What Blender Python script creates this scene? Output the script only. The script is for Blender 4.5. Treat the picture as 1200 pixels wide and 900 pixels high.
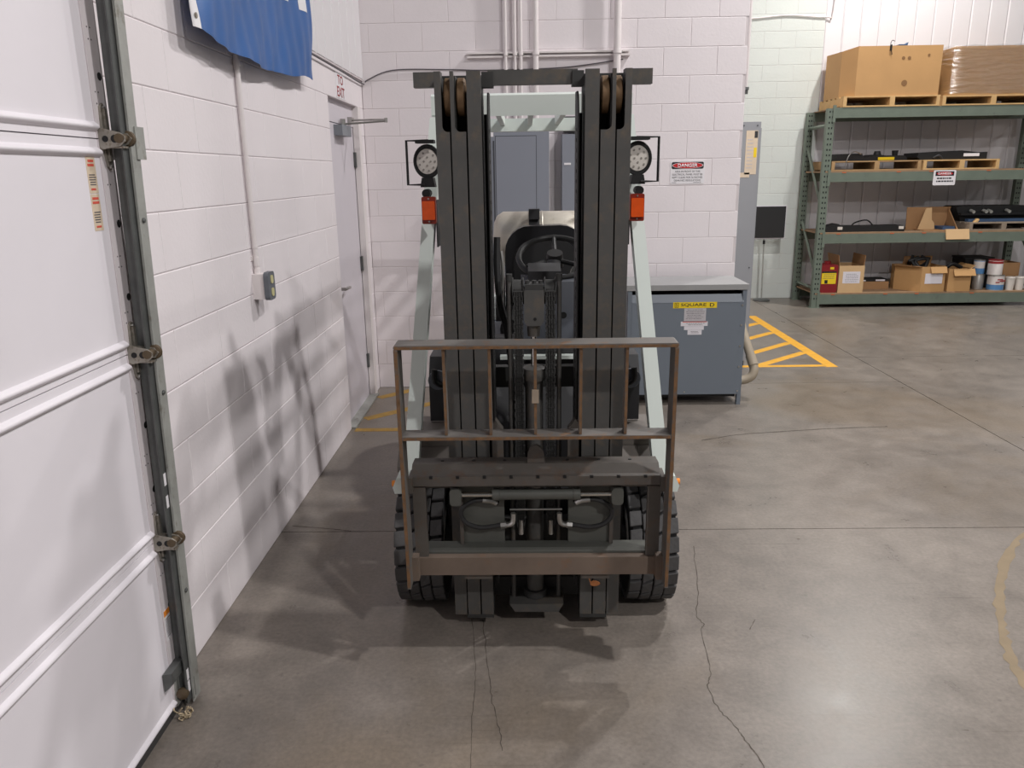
import bpy, bmesh, math, random
from mathutils import Vector, Matrix
random.seed(7)
for o in list(bpy.data.objects): bpy.data.objects.remove(o, do_unlink=True)
SC = bpy.context.scene
COL = SC.collection
R = math.radians

# ------------------------------------------------------------------ camera
cam_d = bpy.data.cameras.new('camera'); cam = bpy.data.objects.new('camera', cam_d); COL.objects.link(cam)
cam_d.sensor_width = 36.0; cam_d.lens = 36.0*911.6/1200.0; cam_d.clip_start = 0.05; cam_d.clip_end = 100
pit, yaw, rol = 0.263735, 0.020232, 0.015445
fw = Vector((-math.sin(yaw)*math.cos(pit), math.cos(yaw)*math.cos(pit), -math.sin(pit)))
r0 = Vector((math.cos(yaw), math.sin(yaw), 0)); u0 = r0.cross(fw)
rt = r0*math.cos(rol)-u0*math.sin(rol); up = u0*math.cos(rol)+r0*math.sin(rol)
M = Matrix(((rt.x, up.x, -fw.x, 0), (rt.y, up.y, -fw.y, 0), (rt.z, up.z, -fw.z, 1.7344), (0, 0, 0, 1)))
cam.matrix_world = M
SC.camera = cam

# ------------------------------------------------------------------ light
W = bpy.data.worlds.new('warehouse_ambient'); SC.world = W; W.use_nodes = True
bgn = W.node_tree.nodes['Background']; bgn.inputs[0].default_value = (1.0, 0.98, 0.97, 1); bgn.inputs[1].default_value = 0.09
def lamp(x, y, z, power, size=0.24, col=(1.0, 0.975, 0.97)):
    d = bpy.data.lights.new('high_bay_or_fill_lamp', 'AREA'); d.shape = 'DISK'; d.size = size; d.energy = power; d.color = col
    o = bpy.data.objects.new('high_bay_or_fill_lamp', d); o.location = (x, y, z); COL.objects.link(o); return o
lamp(3.9, -3.6, 6.0, 305)
lamp(3.26, 1.05, 6.0, 180)
lamp(2.9, 5.45, 6.0, 150)
lamp(4.4, 9.3, 6.0, 140, col=(1.0, 0.98, 0.95))
lamp(8.5, -1.0, 6.0, 35)  # fill lamp added on the right for general brightness
lamp(8.5, 5.5, 6.0, 35)  # second added fill lamp, further back on the right
lamp(13.5, -3.0, 6.0, 90)  # added out of view to give the stretch film highlights
lamp(13.5, 4.0, 6.0, 90)  # companion to the one above, also added for film highlights
vs = SC.view_settings
vs.view_transform = 'Standard'; vs.look = 'None'; vs.gamma = 1.0; vs.use_curve_mapping = False; vs.exposure = 0.40

# ------------------------------------------------------------------ materials
def lin(c):
    return tuple(((v/255.0)/12.92 if v/255.0 <= 0.04045 else ((v/255.0+0.055)/1.055)**2.4) for v in c)
MATS = {}
def mat(name, rgb, rough=0.6, metal=0.0, var=0.06, scale=5.0, bump=0.0, bscale=80.0, spec=0.5, rgb2=None, lo=0.5, hi=0.7, world=False, detail=6.0, coat=0.0, rvar=0.0):
    """principled material: base colour varied by noise, an optional second colour (rust, dirt) in patches, fine bump"""
    m = bpy.data.materials.new(name); m.use_nodes = True; nt = m.node_tree; N = nt.nodes; L = nt.links
    b = N['Principled BSDF']
    b.inputs['Roughness'].default_value = rough; b.inputs['Metallic'].default_value = metal
    b.inputs['Specular IOR Level'].default_value = spec; b.inputs['Coat Weight'].default_value = coat
    if world:
        g = N.new('ShaderNodeNewGeometry'); vec = g.outputs['Position']
    else:
        g = N.new('ShaderNodeTexCoord'); vec = g.outputs['Object']
    n = N.new('ShaderNodeTexNoise'); n.inputs['Scale'].default_value = scale; n.inputs['Detail'].default_value = detail
    n.inputs['Roughness'].default_value = 0.6
    L.new(vec, n.inputs['Vector'])
    c = lin(rgb)
    rp = N.new('ShaderNodeValToRGB'); rp.color_ramp.elements[0].position = 0.3; rp.color_ramp.elements[1].position = 0.7
    rp.color_ramp.elements[0].color = (*[max(0, v*(1-var)) for v in c], 1); rp.color_ramp.elements[1].color = (*[min(1, v*(1+var)) for v in c], 1)
    L.new(n.outputs['Fac'], rp.inputs['Fac']); out = rp.outputs['Color']
    if rgb2:
        n2 = N.new('ShaderNodeTexNoise'); n2.inputs['Scale'].default_value = scale*1.7; n2.inputs['Detail'].default_value = 10; n2.inputs['Roughness'].default_value = 0.7
        L.new(vec, n2.inputs['Vector'])
        r2 = N.new('ShaderNodeValToRGB'); r2.color_ramp.elements[0].position = lo; r2.color_ramp.elements[1].position = hi
        L.new(n2.outputs['Fac'], r2.inputs['Fac'])
        mx = N.new('ShaderNodeMix'); mx.data_type = 'RGBA'
        L.new(r2.outputs['Color'], mx.inputs['Factor']); L.new(out, mx.inputs['A']); mx.inputs['B'].default_value = (*lin(rgb2), 1)
        out = mx.outputs['Result']
    L.new(out, b.inputs['Base Color'])
    if rvar:
        mr = N.new('ShaderNodeMapRange'); mr.inputs['To Min'].default_value = rough-rvar; mr.inputs['To Max'].default_value = rough+rvar
        L.new(n.outputs['Fac'], mr.inputs['Value']); L.new(mr.outputs['Result'], b.inputs['Roughness'])
    if bump:
        n3 = N.new('ShaderNodeTexNoise'); n3.inputs['Scale'].default_value = bscale; n3.inputs['Detail'].default_value = 4
        L.new(vec, n3.inputs['Vector'])
        bp = N.new('ShaderNodeBump'); bp.inputs['Strength'].default_value = bump; bp.inputs['Distance'].default_value = 0.01
        L.new(n3.outputs['Fac'], bp.inputs['Height']); L.new(bp.outputs['Normal'], b.inputs['Normal'])
    MATS[name] = m
    return m

def concrete():
    m = bpy.data.materials.new('polished_concrete'); m.use_nodes = True; nt = m.node_tree; N = nt.nodes; L = nt.links
    b = N['Principled BSDF']; g = N.new('ShaderNodeNewGeometry')
    def noise(s, d=8, r=0.6, dist=0.0):
        n = N.new('ShaderNodeTexNoise'); n.inputs['Scale'].default_value = s; n.inputs['Detail'].default_value = d
        n.inputs['Roughness'].default_value = r; n.inputs['Distortion'].default_value = dist; L.new(g.outputs['Position'], n.inputs['Vector']); return n
    def ramp(src, a, b_, ca, cb):
        r = N.new('ShaderNodeValToRGB'); r.color_ramp.elements[0].position = a; r.color_ramp.elements[1].position = b_
        r.color_ramp.elements[0].color = (*ca, 1); r.color_ramp.elements[1].color = (*cb, 1); L.new(src, r.inputs['Fac']); return r.outputs['Color']
    def mix(a, b_, fac, mode='MIX'):
        x = N.new('ShaderNodeMix'); x.data_type = 'RGBA'; x.blend_type = mode
        if hasattr(fac, 'links'): L.new(fac, x.inputs['Factor'])
        else: x.inputs['Factor'].default_value = fac
        L.new(a, x.inputs['A'])
        if hasattr(b_, 'links'): L.new(b_, x.inputs['B'])
        else: x.inputs['B'].default_value = (*b_, 1)
        return x.outputs['Result']
    big = noise(0.9, 6, 0.55, 0.4); mid = noise(5.0, 8, 0.65, 0.3); fine = noise(60, 4)
    col = ramp(big.outputs['Fac'], 0.32, 0.68, lin((118, 111, 104)), lin((138, 130, 122)))
    c2 = ramp(mid.outputs['Fac'], 0.3, 0.75, (0.74, 0.74, 0.74), (1.12, 1.11, 1.1))
    col = mix(col, c2, 1.0, 'MULTIPLY')
    brown = ramp(noise(0.55, 5, 0.6, 0.8).outputs['Fac'], 0.52, 0.66, (0, 0, 0), (1, 1, 1))
    col = mix(col, lin((116, 102, 84)), mix(brown, (0, 0, 0), 0.45))
    # brown worn patch at left front, extra brightness put into its colour
    vd = N.new('ShaderNodeVectorMath'); vd.operation = 'DISTANCE'; L.new(g.outputs['Position'], vd.inputs[0]); vd.inputs[1].default_value = (-0.45, 1.95, 0)
    ad = N.new('ShaderNodeMath'); ad.operation = 'MULTIPLY_ADD'; L.new(big.outputs['Fac'], ad.inputs[0]); ad.inputs[1].default_value = 1.2; L.new(vd.outputs['Value'], ad.inputs[2])
    worn_lift = ramp(ad.outputs[0], 0.75, 1.75, (1, 1, 1), (0, 0, 0))
    col = mix(col, lin((138, 122, 100)), mix(worn_lift, (0, 0, 0), 0.60))
    sp = ramp(noise(34, 3, 0.5).outputs['Fac'], 0.66, 0.72, (0, 0, 0), (1, 1, 1))
    col = mix(col, lin((80, 74, 68)), mix(sp, (0, 0, 0), 0.72))
    col = mix(col, ramp(fine.outputs['Fac'], 0.3, 0.7, (0.86, 0.86, 0.86), (1.12, 1.12, 1.12)), 1.0, 'MULTIPLY')
    # long scuffs: noise stretched along one floor direction
    mp = N.new('ShaderNodeMapping'); mp.inputs['Rotation'].default_value = (0, 0, 0.65); mp.inputs['Scale'].default_value = (0.8, 34, 1)
    L.new(g.outputs['Position'], mp.inputs['Vector'])
    sn = N.new('ShaderNodeTexNoise'); sn.inputs['Scale'].default_value = 1.6; sn.inputs['Detail'].default_value = 5; L.new(mp.outputs['Vector'], sn.inputs['Vector'])
    sc_ = ramp(sn.outputs['Fac'], 0.66, 0.74, (0, 0, 0), (1, 1, 1))
    col = mix(col, lin((84, 76, 68)), mix(sc_, (0, 0, 0), 0.55))
    L.new(col, b.inputs['Base Color'])
    mr = N.new('ShaderNodeMapRange'); mr.inputs['To Min'].default_value = 0.18; mr.inputs['To Max'].default_value = 0.46
    L.new(mid.outputs['Fac'], mr.inputs['Value']); L.new(mr.outputs['Result'], b.inputs['Roughness'])
    b.inputs['Specular IOR Level'].default_value = 0.36
    bp = N.new('ShaderNodeBump'); bp.inputs['Strength'].default_value = 0.06; bp.inputs['Distance'].default_value = 0.01
    L.new(fine.outputs['Fac'], bp.inputs['Height']); L.new(bp.outputs['Normal'], b.inputs['Normal'])
    MATS['concrete'] = m
concrete()
mat('joint_fill', (62, 56, 52), 0.9, var=0.1)
mat('crack', (82, 75, 68), 0.95, var=0.15, scale=30)
mat('stain', (132, 116, 92), 0.7, var=0.1, scale=12)
mat('block_paint', (230, 223, 225), 0.72, var=0.025, scale=1.6, bump=0.10, bscale=55, world=True)
mat('block_joint', (214, 206, 207), 0.85, var=0.05, scale=6, world=True)
mat('far_paint', (207, 212, 207), 0.7, var=0.03, scale=1.2, bump=0.2, bscale=40, world=True)
mat('siding_paint', (222, 219, 221), 0.45, var=0.02, scale=2, world=True)
mat('ceiling_paint', (135, 132, 128), 0.8, var=0.03)
mat('door_white', (232, 227, 232), 0.45, var=0.025, scale=2.5)
mat('stile_white', (222, 214, 216), 0.5, var=0.04, scale=8)
mat('door_grey', (208, 202, 208), 0.5, var=0.02, scale=3)
mat('galvanised', (160, 161, 156), 0.5, 0.2, var=0.18, scale=9, rgb2=(104, 96, 80), lo=0.55, hi=0.75)
mat('dark_galvanised', (96, 98, 97), 0.5, 0.45, var=0.2, scale=14)
mat('hinge_metal', (150, 145, 136), 0.5, 0.45, var=0.2, scale=30, rgb2=(96, 78, 56), lo=0.5, hi=0.7)
mat('roller_brown', (92, 78, 60), 0.6, 0.3, var=0.2, scale=30)
mat('steel', (176, 174, 170), 0.32, 0.9, var=0.1, scale=20)
mat('chrome', (215, 213, 208), 0.15, 1.0, var=0.04)
mat('rubber_seal', (58, 56, 56), 0.8)
mat('blue_cloth', (38, 92, 156), 0.38, var=0.08, scale=3, spec=0.5)
mat('white_cloth', (228, 226, 228), 0.6, var=0.02)
mat('pipe_paint', (226, 219, 218), 0.5, var=0.03)
mat('box_grey', (128, 132, 138), 0.5, var=0.05)
mat('outlet_face', (98, 102, 108), 0.5)
mat('outlet_ivory', (196, 190, 142), 0.5)
mat('panel_grey', (134, 138, 148), 0.42, var=0.02, scale=2)
mat('panel_gap', (62, 64, 70), 0.7)
mat('trafo_grey', (112, 120, 130), 0.45, var=0.03, scale=2)
mat('flex_beige', (158, 146, 128), 0.6, var=0.06)
mat('trafo_top', (150, 150, 150), 0.5, var=0.05, scale=3)
mat('cabinet_grey', (146, 148, 152), 0.45, var=0.03, scale=2)
mat('black', (14, 14, 15), 0.6, var=0.1)
mat('black_gloss', (22, 22, 25), 0.34, var=0.1, coat=0.3)
mat('black_sign', (30, 30, 31), 0.6, var=0.03)
mat('sign_white', (232, 229, 232), 0.45, var=0.01)
mat('sign_black', (26, 24, 30), 0.5)
mat('sign_red', (196, 26, 34), 0.45)
mat('exit_red', (150, 30, 36), 0.5)
mat('label_yellow', (236, 204, 30), 0.5, var=0.03)
mat('label_paper', (222, 218, 224), 0.6, var=0.02)
mat('label_grey', (190, 186, 190), 0.5, var=0.05, scale=40)
mat('label_beige', (214, 196, 172), 0.6, var=0.06, scale=20)
mat('print_grey', (92, 88, 92), 0.7)
mat('print_orange', (230, 138, 40), 0.6)
mat('print_red', (214, 92, 76), 0.6)
mat('floor_yellow', (222, 164, 44), 0.6, var=0.12, scale=14, rgb2=(176, 142, 84), lo=0.6, hi=0.78, world=True)
mat('worn_yellow', (168, 132, 58), 0.65, var=0.15, scale=14, rgb2=(128, 112, 82), lo=0.5, hi=0.7, world=True)
mat('rack_green', (108, 119, 107), 0.5, var=0.08, scale=6, rgb2=(92, 96, 90), lo=0.6, hi=0.75)
mat('rack_hole', (30, 33, 32), 0.8)
mat('rack_orange', (196, 96, 54), 0.6)
mat('deck_wood', (150, 122, 94), 0.8, var=0.15, scale=10)
mat('pallet_wood', (204, 168, 116), 0.8, var=0.12, scale=10)
mat('pallet_dark', (168, 136, 96), 0.8, var=0.15, scale=10)
mat('pallet_old', (142, 128, 112), 0.85, var=0.15, scale=10)
mat('cardboard', (190, 148, 98), 0.75, var=0.05, scale=3)
mat('cardboard_dark', (158, 120, 82), 0.78, var=0.06, scale=4)
mat('cardboard_pale', (206, 172, 128), 0.75, var=0.05, scale=4)
mat('marker', (134, 98, 62), 0.8)
mat('red_plastic', (132, 28, 34), 0.4, var=0.08)
mat('can_blue', (84, 132, 180), 0.4, var=0.06)
mat('can_white', (214, 208, 204), 0.45, var=0.05)
mat('can_red', (156, 44, 46), 0.45, var=0.06)
mat('can_metal', (172, 170, 166), 0.35, 0.6)
mat('tub_white', (212, 206, 198), 0.5, var=0.05)
mat('tool_blue', (62, 88, 122), 0.5)
# forklift
mat('mast_paint', (80, 79, 77), 0.52, 0.2, var=0.12, scale=9, rgb2=(104, 92, 78), lo=0.50, hi=0.78)
mat('mast_dark', (54, 54, 53), 0.6, 0.2, var=0.15, scale=10)
mat('carriage_paint', (90, 85, 80), 0.55, 0.2, var=0.15, scale=10, rgb2=(98, 78, 64), lo=0.52, hi=0.72)
mat('carriage_rust', (108, 94, 83), 0.7, 0.15, var=0.15, scale=8, rgb2=(120, 90, 68), lo=0.58, hi=0.75)
mat('guard_bar', (110, 106, 102), 0.55, 0.3, var=0.12, scale=9, rgb2=(136, 96, 58), lo=0.56, hi=0.70)
mat('rust_edge', (112, 82, 54), 0.8, 0.1, var=0.35, scale=26, rgb2=(96, 84, 74), lo=0.48, hi=0.62)
mat('roller_rust', (108, 84, 58), 0.6, 0.3, var=0.25, scale=30)
mat('plate_dark', (88, 89, 84), 0.55, 0.2, var=0.12, scale=8)
mat('hose_rubber', (34, 34, 35), 0.55)
mat('tyre_rubber', (72, 71, 71), 0.75, var=0.12, scale=16, bump=0.2, bscale=60)
mat('tyre_core', (26, 26, 27), 0.85)
mat('rim_white', (196, 194, 188), 0.5)
mat('lift_white', (212, 220, 214), 0.42, var=0.02, scale=3)
mat('body_grey', (92, 96, 104), 0.5, var=0.05, scale=4)
mat('body_dark', (48, 48, 50), 0.6, var=0.1, scale=6)
mat('fender_grey', (108, 102, 96), 0.6, var=0.1, scale=6)
mat('tank_alloy', (186, 180, 168), 0.42, 0.35, var=0.14, scale=7, rgb2=(150, 136, 116), lo=0.55, hi=0.75)
mat('lens', (214, 208, 200), 0.25, var=0.02)
mat('led', (150, 146, 138), 0.3)
mat('amber', (226, 84, 18), 0.22, var=0.1, scale=30, coat=0.4)
mat('amber_base', (128, 36, 16), 0.35)
mat('leaf', (186, 118, 70), 0.7, var=0.2, scale=60)
mat('rope', (182, 166, 138), 0.9, var=0.2, scale=60)
def wrapfilm():
    m = bpy.data.materials.new('stretch_film'); m.use_nodes = True; nt = m.node_tree; N = nt.nodes; L = nt.links
    N.remove(N['Principled BSDF']); out = N['Material Output']
    tr = N.new('ShaderNodeBsdfTransparent'); tr.inputs[0].default_value = (0.98, 0.98, 0.98, 1)
    gl = N.new('ShaderNodeBsdfGlossy'); gl.inputs['Roughness'].default_value = 0.2
    tc = N.new('ShaderNodeTexCoord'); mp = N.new('ShaderNodeMapping'); mp.inputs['Scale'].default_value = (1.4, 1.4, 9); mp.inputs['Rotation'].default_value = (0, 0.25, 0)
    n = N.new('ShaderNodeTexNoise'); n.inputs['Scale'].default_value = 3.2; n.inputs['Detail'].default_value = 5
    L.new(tc.outputs['Object'], mp.inputs['Vector']); L.new(mp.outputs['Vector'], n.inputs['Vector'])
    bp = N.new('ShaderNodeBump'); bp.inputs['Strength'].default_value = 0.9; bp.inputs['Distance'].default_value = 0.05
    L.new(n.outputs['Fac'], bp.inputs['Height']); L.new(bp.outputs['Normal'], gl.inputs['Normal'])
    lw = N.new('ShaderNodeLayerWeight'); lw.inputs['Blend'].default_value = 0.35; L.new(bp.outputs['Normal'], lw.inputs['Normal'])
    fr = N.new('ShaderNodeMapRange'); fr.inputs['To Min'].default_value = 0.22; fr.inputs['To Max'].default_value = 0.7; L.new(lw.outputs['Facing'], fr.inputs['Value'])
    mx = N.new('ShaderNodeMixShader'); L.new(fr.outputs[0], mx.inputs[0]); L.new(tr.outputs[0], mx.inputs[1]); L.new(gl.outputs[0], mx.inputs[2])
    L.new(mx.outputs[0], out.inputs['Surface']); MATS['stretch_film'] = m
wrapfilm()

# ------------------------------------------------------------------ geometry helpers (world coordinates)
WL = {}
def nb(): return bmesh.new()
def box(bm, x0, x1, y0, y1, z0, z1):
    v = [bm.verts.new((x, y, z)) for x in (x0, x1) for y in (y0, y1) for z in (z0, z1)]
    for f in ((0, 1, 3, 2), (4, 6, 7, 5), (0, 4, 5, 1), (2, 3, 7, 6), (0, 2, 6, 4), (1, 5, 7, 3)): bm.faces.new([v[i] for i in f])
    return bm
def B(*a): return box(nb(), *a)
def frame_of(d):
    d = Vector(d).normalized(); a = Vector((0, 0, 1)) if abs(d.z) < 0.9 else Vector((1, 0, 0))
    u = d.cross(a).normalized(); return u, d.cross(u).normalized(), d
def cyl(bm, p0, p1, r, r2=None, seg=16, caps=True):
    p0 = Vector(p0); p1 = Vector(p1); u, w, d = frame_of(p1-p0); r2 = r if r2 is None else r2
    A = [bm.verts.new(p0+(u*math.cos(t)+w*math.sin(t))*r) for t in [2*math.pi*i/seg for i in range(seg)]]
    C = [bm.verts.new(p1+(u*math.cos(t)+w*math.sin(t))*r2) for t in [2*math.pi*i/seg for i in range(seg)]]
    for i in range(seg): bm.faces.new((A[i], A[(i+1) % seg], C[(i+1) % seg], C[i]))
    if caps: bm.faces.new(A[::-1]); bm.faces.new(C)
    return bm
def CY(*a, **k): return cyl(nb(), *a, **k)
def smooth_path(pts, n=6, closed=False):
    P_ = [Vector(p) for p in pts]; out = []; m = len(P_)
    rng = range(m if closed else m-1)
    for i in rng:
        if closed: p0, p1, p2, p3 = P_[i-1], P_[i], P_[(i+1) % m], P_[(i+2) % m]
        else: p0, p1, p2, p3 = P_[max(i-1, 0)], P_[i], P_[i+1], P_[min(i+2, m-1)]
        for k in range(n):
            t = k/n
            out.append(0.5*((2*p1)+(p2-p0)*t+(2*p0-5*p1+4*p2-p3)*t*t+(3*p1-p0-3*p2+p3)*t**3))
    if not closed: out.append(P_[-1])
    return out
def tube(bm, pts, r, seg=8, closed=False, smooth=0):
    if smooth: pts = smooth_path(pts, smooth, closed)
    pts = [Vector(p) for p in pts]; m = len(pts); rings = []; u = None
    for i in range(m):
        if closed: d = pts[(i+1) % m]-pts[i-1]
        else: d = pts[min(i+1, m-1)]-pts[max(i-1, 0)]
        d.normalize()
        if u is None: u, w, _ = frame_of(d)
        else:
            u = (u-d*u.dot(d)).normalized(); w = d.cross(u)
        rings.append([bm.verts.new(pts[i]+(u*math.cos(t)+w*math.sin(t))*r) for t in [2*math.pi*k/seg for k in range(seg)]])
    for i in range(m if closed else m-1):
        a, b = rings[i], rings[(i+1) % m]
        for k in range(seg): bm.faces.new((a[k], a[(k+1) % seg], b[(k+1) % seg], b[k]))
    if not closed: bm.faces.new(rings[0][::-1]); bm.faces.new(rings[-1])
    return bm
def TU(*a, **k): return tube(nb(), *a, **k)
def prism(bm, poly, axis, a, b):
    def mk(p, t):
        return {'x': (t, p[0], p[1]), 'y': (p[0], t, p[1]), 'z': (p[0], p[1], t)}[axis]
    A = [bm.verts.new(mk(p, a)) for p in poly]; C = [bm.verts.new(mk(p, b)) for p in poly]; n = len(poly)
    for i in range(n): bm.faces.new((A[i], A[(i+1) % n], C[(i+1) % n], C[i]))
    bm.faces.new(A[::-1]); bm.faces.new(C); return bm
def PR(*a): return prism(nb(), *a)
def lathe(bm, prof, axis, c, seg=32, closed=False):
    """prof: list of (radius, offset along axis) about point c"""
    rings = []
    for r, t in prof:
        ring = []
        for i in range(seg):
            a = 2*math.pi*i/seg; s, q = r*math.cos(a), r*math.sin(a)
            p = {'x': (c[0]+t, c[1]+s, c[2]+q), 'y': (c[0]+s, c[1]+t, c[2]+q), 'z': (c[0]+s, c[1]+q, c[2]+t)}[axis]
            ring.append(bm.verts.new(p))
        rings.append(ring)
    for i in range(len(rings) if closed else len(rings)-1):
        a, b = rings[i], rings[(i+1) % len(rings)]
        for k in range(seg): bm.faces.new((a[k], a[(k+1) % seg], b[(k+1) % seg], b[k]))
    if not closed: bm.faces.new(rings[0][::-1]); bm.faces.new(rings[-1])
    return bm
def LA(*a, **k): return lathe(nb(), *a, **k)
def rrect(x0, x1, z0, z1, r, n=4):
    P_ = []
    for cx_, cz, a0 in ((x1-r, z1-r, 0), (x0+r, z1-r, 90), (x0+r, z0+r, 180), (x1-r, z0+r, 270)):
        for i in range(n+1):
            a = R(a0+90*i/n); P_.append((cx_+r*math.cos(a), cz+r*math.sin(a)))
    return P_
def P(name, bm, m, parent=None, bev=0, seg=1, smooth=False, xf=None, label=None, kind=None, ang=35):
    """link a bmesh as ONE mesh object, origin at its middle, parented without rotation"""
    if bev:
        ed = [e for e in bm.edges if len(e.link_faces) == 2 and e.calc_face_angle(0) > 0.5]
        if ed: bmesh.ops.bevel(bm, geom=ed, offset=bev, segments=seg, affect='EDGES', clamp_overlap=True)
    if xf:
        for v in bm.verts: v.co = xf(v.co)
    bmesh.ops.recalc_face_normals(bm, faces=bm.faces)
    lo = Vector((min(v.co.x for v in bm.verts), min(v.co.y for v in bm.verts), min(v.co.z for v in bm.verts)))
    hi = Vector((max(v.co.x for v in bm.verts), max(v.co.y for v in bm.verts), max(v.co.z for v in bm.verts)))
    c = (lo+hi)/2
    for v in bm.verts: v.co -= c
    me = bpy.data.meshes.new(name); bm.to_mesh(me); bm.free()
    me.materials.append(MATS[m])
    if smooth:
        for p in me.polygons: p.use_smooth = True
        me.set_sharp_from_angle(angle=R(ang))
    return link(name, me, c, parent, label, kind)
def link(name, me, c, parent=None, label=None, kind=None):
    o = bpy.data.objects.new(name, me); COL.objects.link(o)
    c = Vector(c)
    if parent: o.parent = parent; o.location = c-WL[parent.name]
    else: o.location = c
    WL[o.name] = c
    if label: o['label'] = label
    if kind: o['kind'] = kind
    return o
def thing(name, label, cat, loc, group=None, kind=None):
    o = bpy.data.objects.new(name, None); COL.objects.link(o); o.location = loc; o.empty_display_size = 0.1
    WL[o.name] = Vector(loc); return tag(o, label, cat, group, kind)
def tag(o, label, cat=None, group=None, kind=None):
    o['label'] = label
    if cat: o['category'] = cat
    if group: o['group'] = group
    if kind: o['kind'] = kind
    return o
def lettering(s, face, at, u0, u1, v0, v1, m, parent, name='lettering', t=0.0006, bold=0.0):
    """flat printed words filling the rectangle u0..u1, v0..v1 on a plane; face 'front' looks to -Y, 'right' to +X"""
    cu = bpy.data.curves.new('text', 'FONT'); cu.body = s; cu.offset = bold; cu.resolution_u = 3
    ob = bpy.data.objects.new('text', cu); me = bpy.data.meshes.new_from_object(ob)
    bm = nb(); bm.from_mesh(me); bpy.data.objects.remove(ob); bpy.data.meshes.remove(me); bpy.data.curves.remove(cu)
    xs = [v.co.x for v in bm.verts]; ys = [v.co.y for v in bm.verts]; ax, bx, ay, by = min(xs), max(xs), min(ys), max(ys)
    for v in bm.verts:
        u = u0+(v.co.x-ax)/(bx-ax)*(u1-u0); w = v0+(v.co.y-ay)/(by-ay)*(v1-v0)
        v.co = (u, at, w) if face == 'front' else (at, u, w)
    ex = bmesh.ops.extrude_face_region(bm, geom=bm.faces[:])
    dv = Vector((0, -t, 0)) if face == 'front' else Vector((t, 0, 0))
    for g in ex['geom']:
        if isinstance(g, bmesh.types.BMVert): g.co += dv
    return P(name, bm, m, parent)
def scribble(face, at, u0, u1, v0, v1, rows, m, parent, t=0.0006, fill=0.45, name='print', seed=1, xf=None):
    """rows of small printed marks too small to read"""
    rd = random.Random(seed); bm = nb(); rh = (v1-v0)/rows
    for i in range(rows):
        z0 = v0+i*rh+rh*(1-fill)/2; z1 = z0+rh*fill; u = u0+rd.uniform(0, 0.12)*(u1-u0); end = u1-rd.uniform(0, 0.18)*(u1-u0)
        while u < end:
            w = min(rd.uniform(0.05, 0.16)*(u1-u0), end-u)
            if face == 'front': box(bm, u, u+w, at-t, at, z0, z1)
            else: box(bm, at, at+t, u, u+w, z0, z1)
            u += w+0.03*(u1-u0)
    return P(name, bm, m, parent, xf=xf)

# ================================================================== SETTING
XL, YB, XR, YF = -1.25, 6.356, 1.69, 10.9     # left wall, back wall, return wall, far wall
# ---- floor: slabs with sawn joints over a dark bed
floor = P('floor', B(-1.6, 17.0, -5.0, 11.2, -0.25, -0.03), 'joint_fill', kind='structure'); floor['label'] = 'grey polished concrete warehouse floor with sawn joints'
XJ = 3.13
for x0, x1, ys in ((-1.6, XJ, (-5.0, 3.59, 6.365, 11.2)), (XJ, 17.0, (-5.0, 3.585, 7.275, 11.2))):
    for a, b in zip(ys[:-1], ys[1:]):
        P('concrete_slab', B(x0+0.003, x1-0.003, a+0.003, b-0.003, -0.03, 0.0), 'concrete', floor, bev=0.0015)
def strip(pts, w, z=0.0008, jit=0.0):
    rd = random.Random(len(pts)*17+int(abs(pts[0][0])*100)); bm = nb(); L_ = []; Rr = []
    sp = smooth_path([(x, y, z) for x, y in pts], 8)
    for i, p in enumerate(sp):
        d = (sp[min(i+1, len(sp)-1)]-sp[max(i-1, 0)]).normalized(); n = Vector((-d.y, d.x, 0))
        ww = w*(0.5+rd.random()*0.9) if jit else w
        q = p+n*rd.uniform(-jit, jit); L_.append(bm.verts.new(q+n*ww/2)); Rr.append(bm.verts.new(q-n*ww/2))
    for i in range(len(sp)-1): bm.faces.new((L_[i], L_[i+1], Rr[i+1], Rr[i]))
    return bm
cr = [(0.786, 3.409), (0.726, 3.013), (0.676, 2.812), (0.69, 2.74), (0.67, 2.69), (0.647, 2.447), (0.62, 2.35), (0.628, 2.238), (0.658, 2.155), (0.678, 2.076), (0.697, 1.978), (0.72, 1.7)]
P('floor_crack', strip(cr, 0.0032, jit=0.004), 'crack', floor)
P('floor_crack', strip([(-0.233, 2.787), (-0.21, 2.582), (-0.194, 2.377), (-0.194, 2.198), (-0.185, 1.979), (-0.19, 1.6)], 0.0022, jit=0.0025), 'crack', floor)
P('floor_crack', strip([(-0.188, 2.775), (-0.153, 2.476), (-0.133, 2.285), (-0.105, 2.157), (-0.091, 2.04)], 0.003, jit=0.004), 'crack', floor)
P('floor_crack', strip([(1.158, 4.932), (1.461, 5.047), (1.828, 5.109), (2.166, 5.155), (2.5, 5.183)], 0.012, jit=0.004), 'crack', floor)
P('floor_crack', strip([(-1.22, 3.66), (-1.0, 3.62), (-0.9, 3.595)], 0.006, jit=0.002), 'crack', floor)
P('floor_crack', strip([(0.86, 2.70), (0.90, 2.77)], 0.003, jit=0.001), 'crack', floor)
P('floor_stain', strip([(2.55, 3.62), (2.374, 3.477), (2.121, 3.185), (1.924, 2.865), (1.803, 2.625), (1.731, 2.417), (1.70, 2.2)], 0.035, jit=0.006), 'stain', floor)
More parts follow.
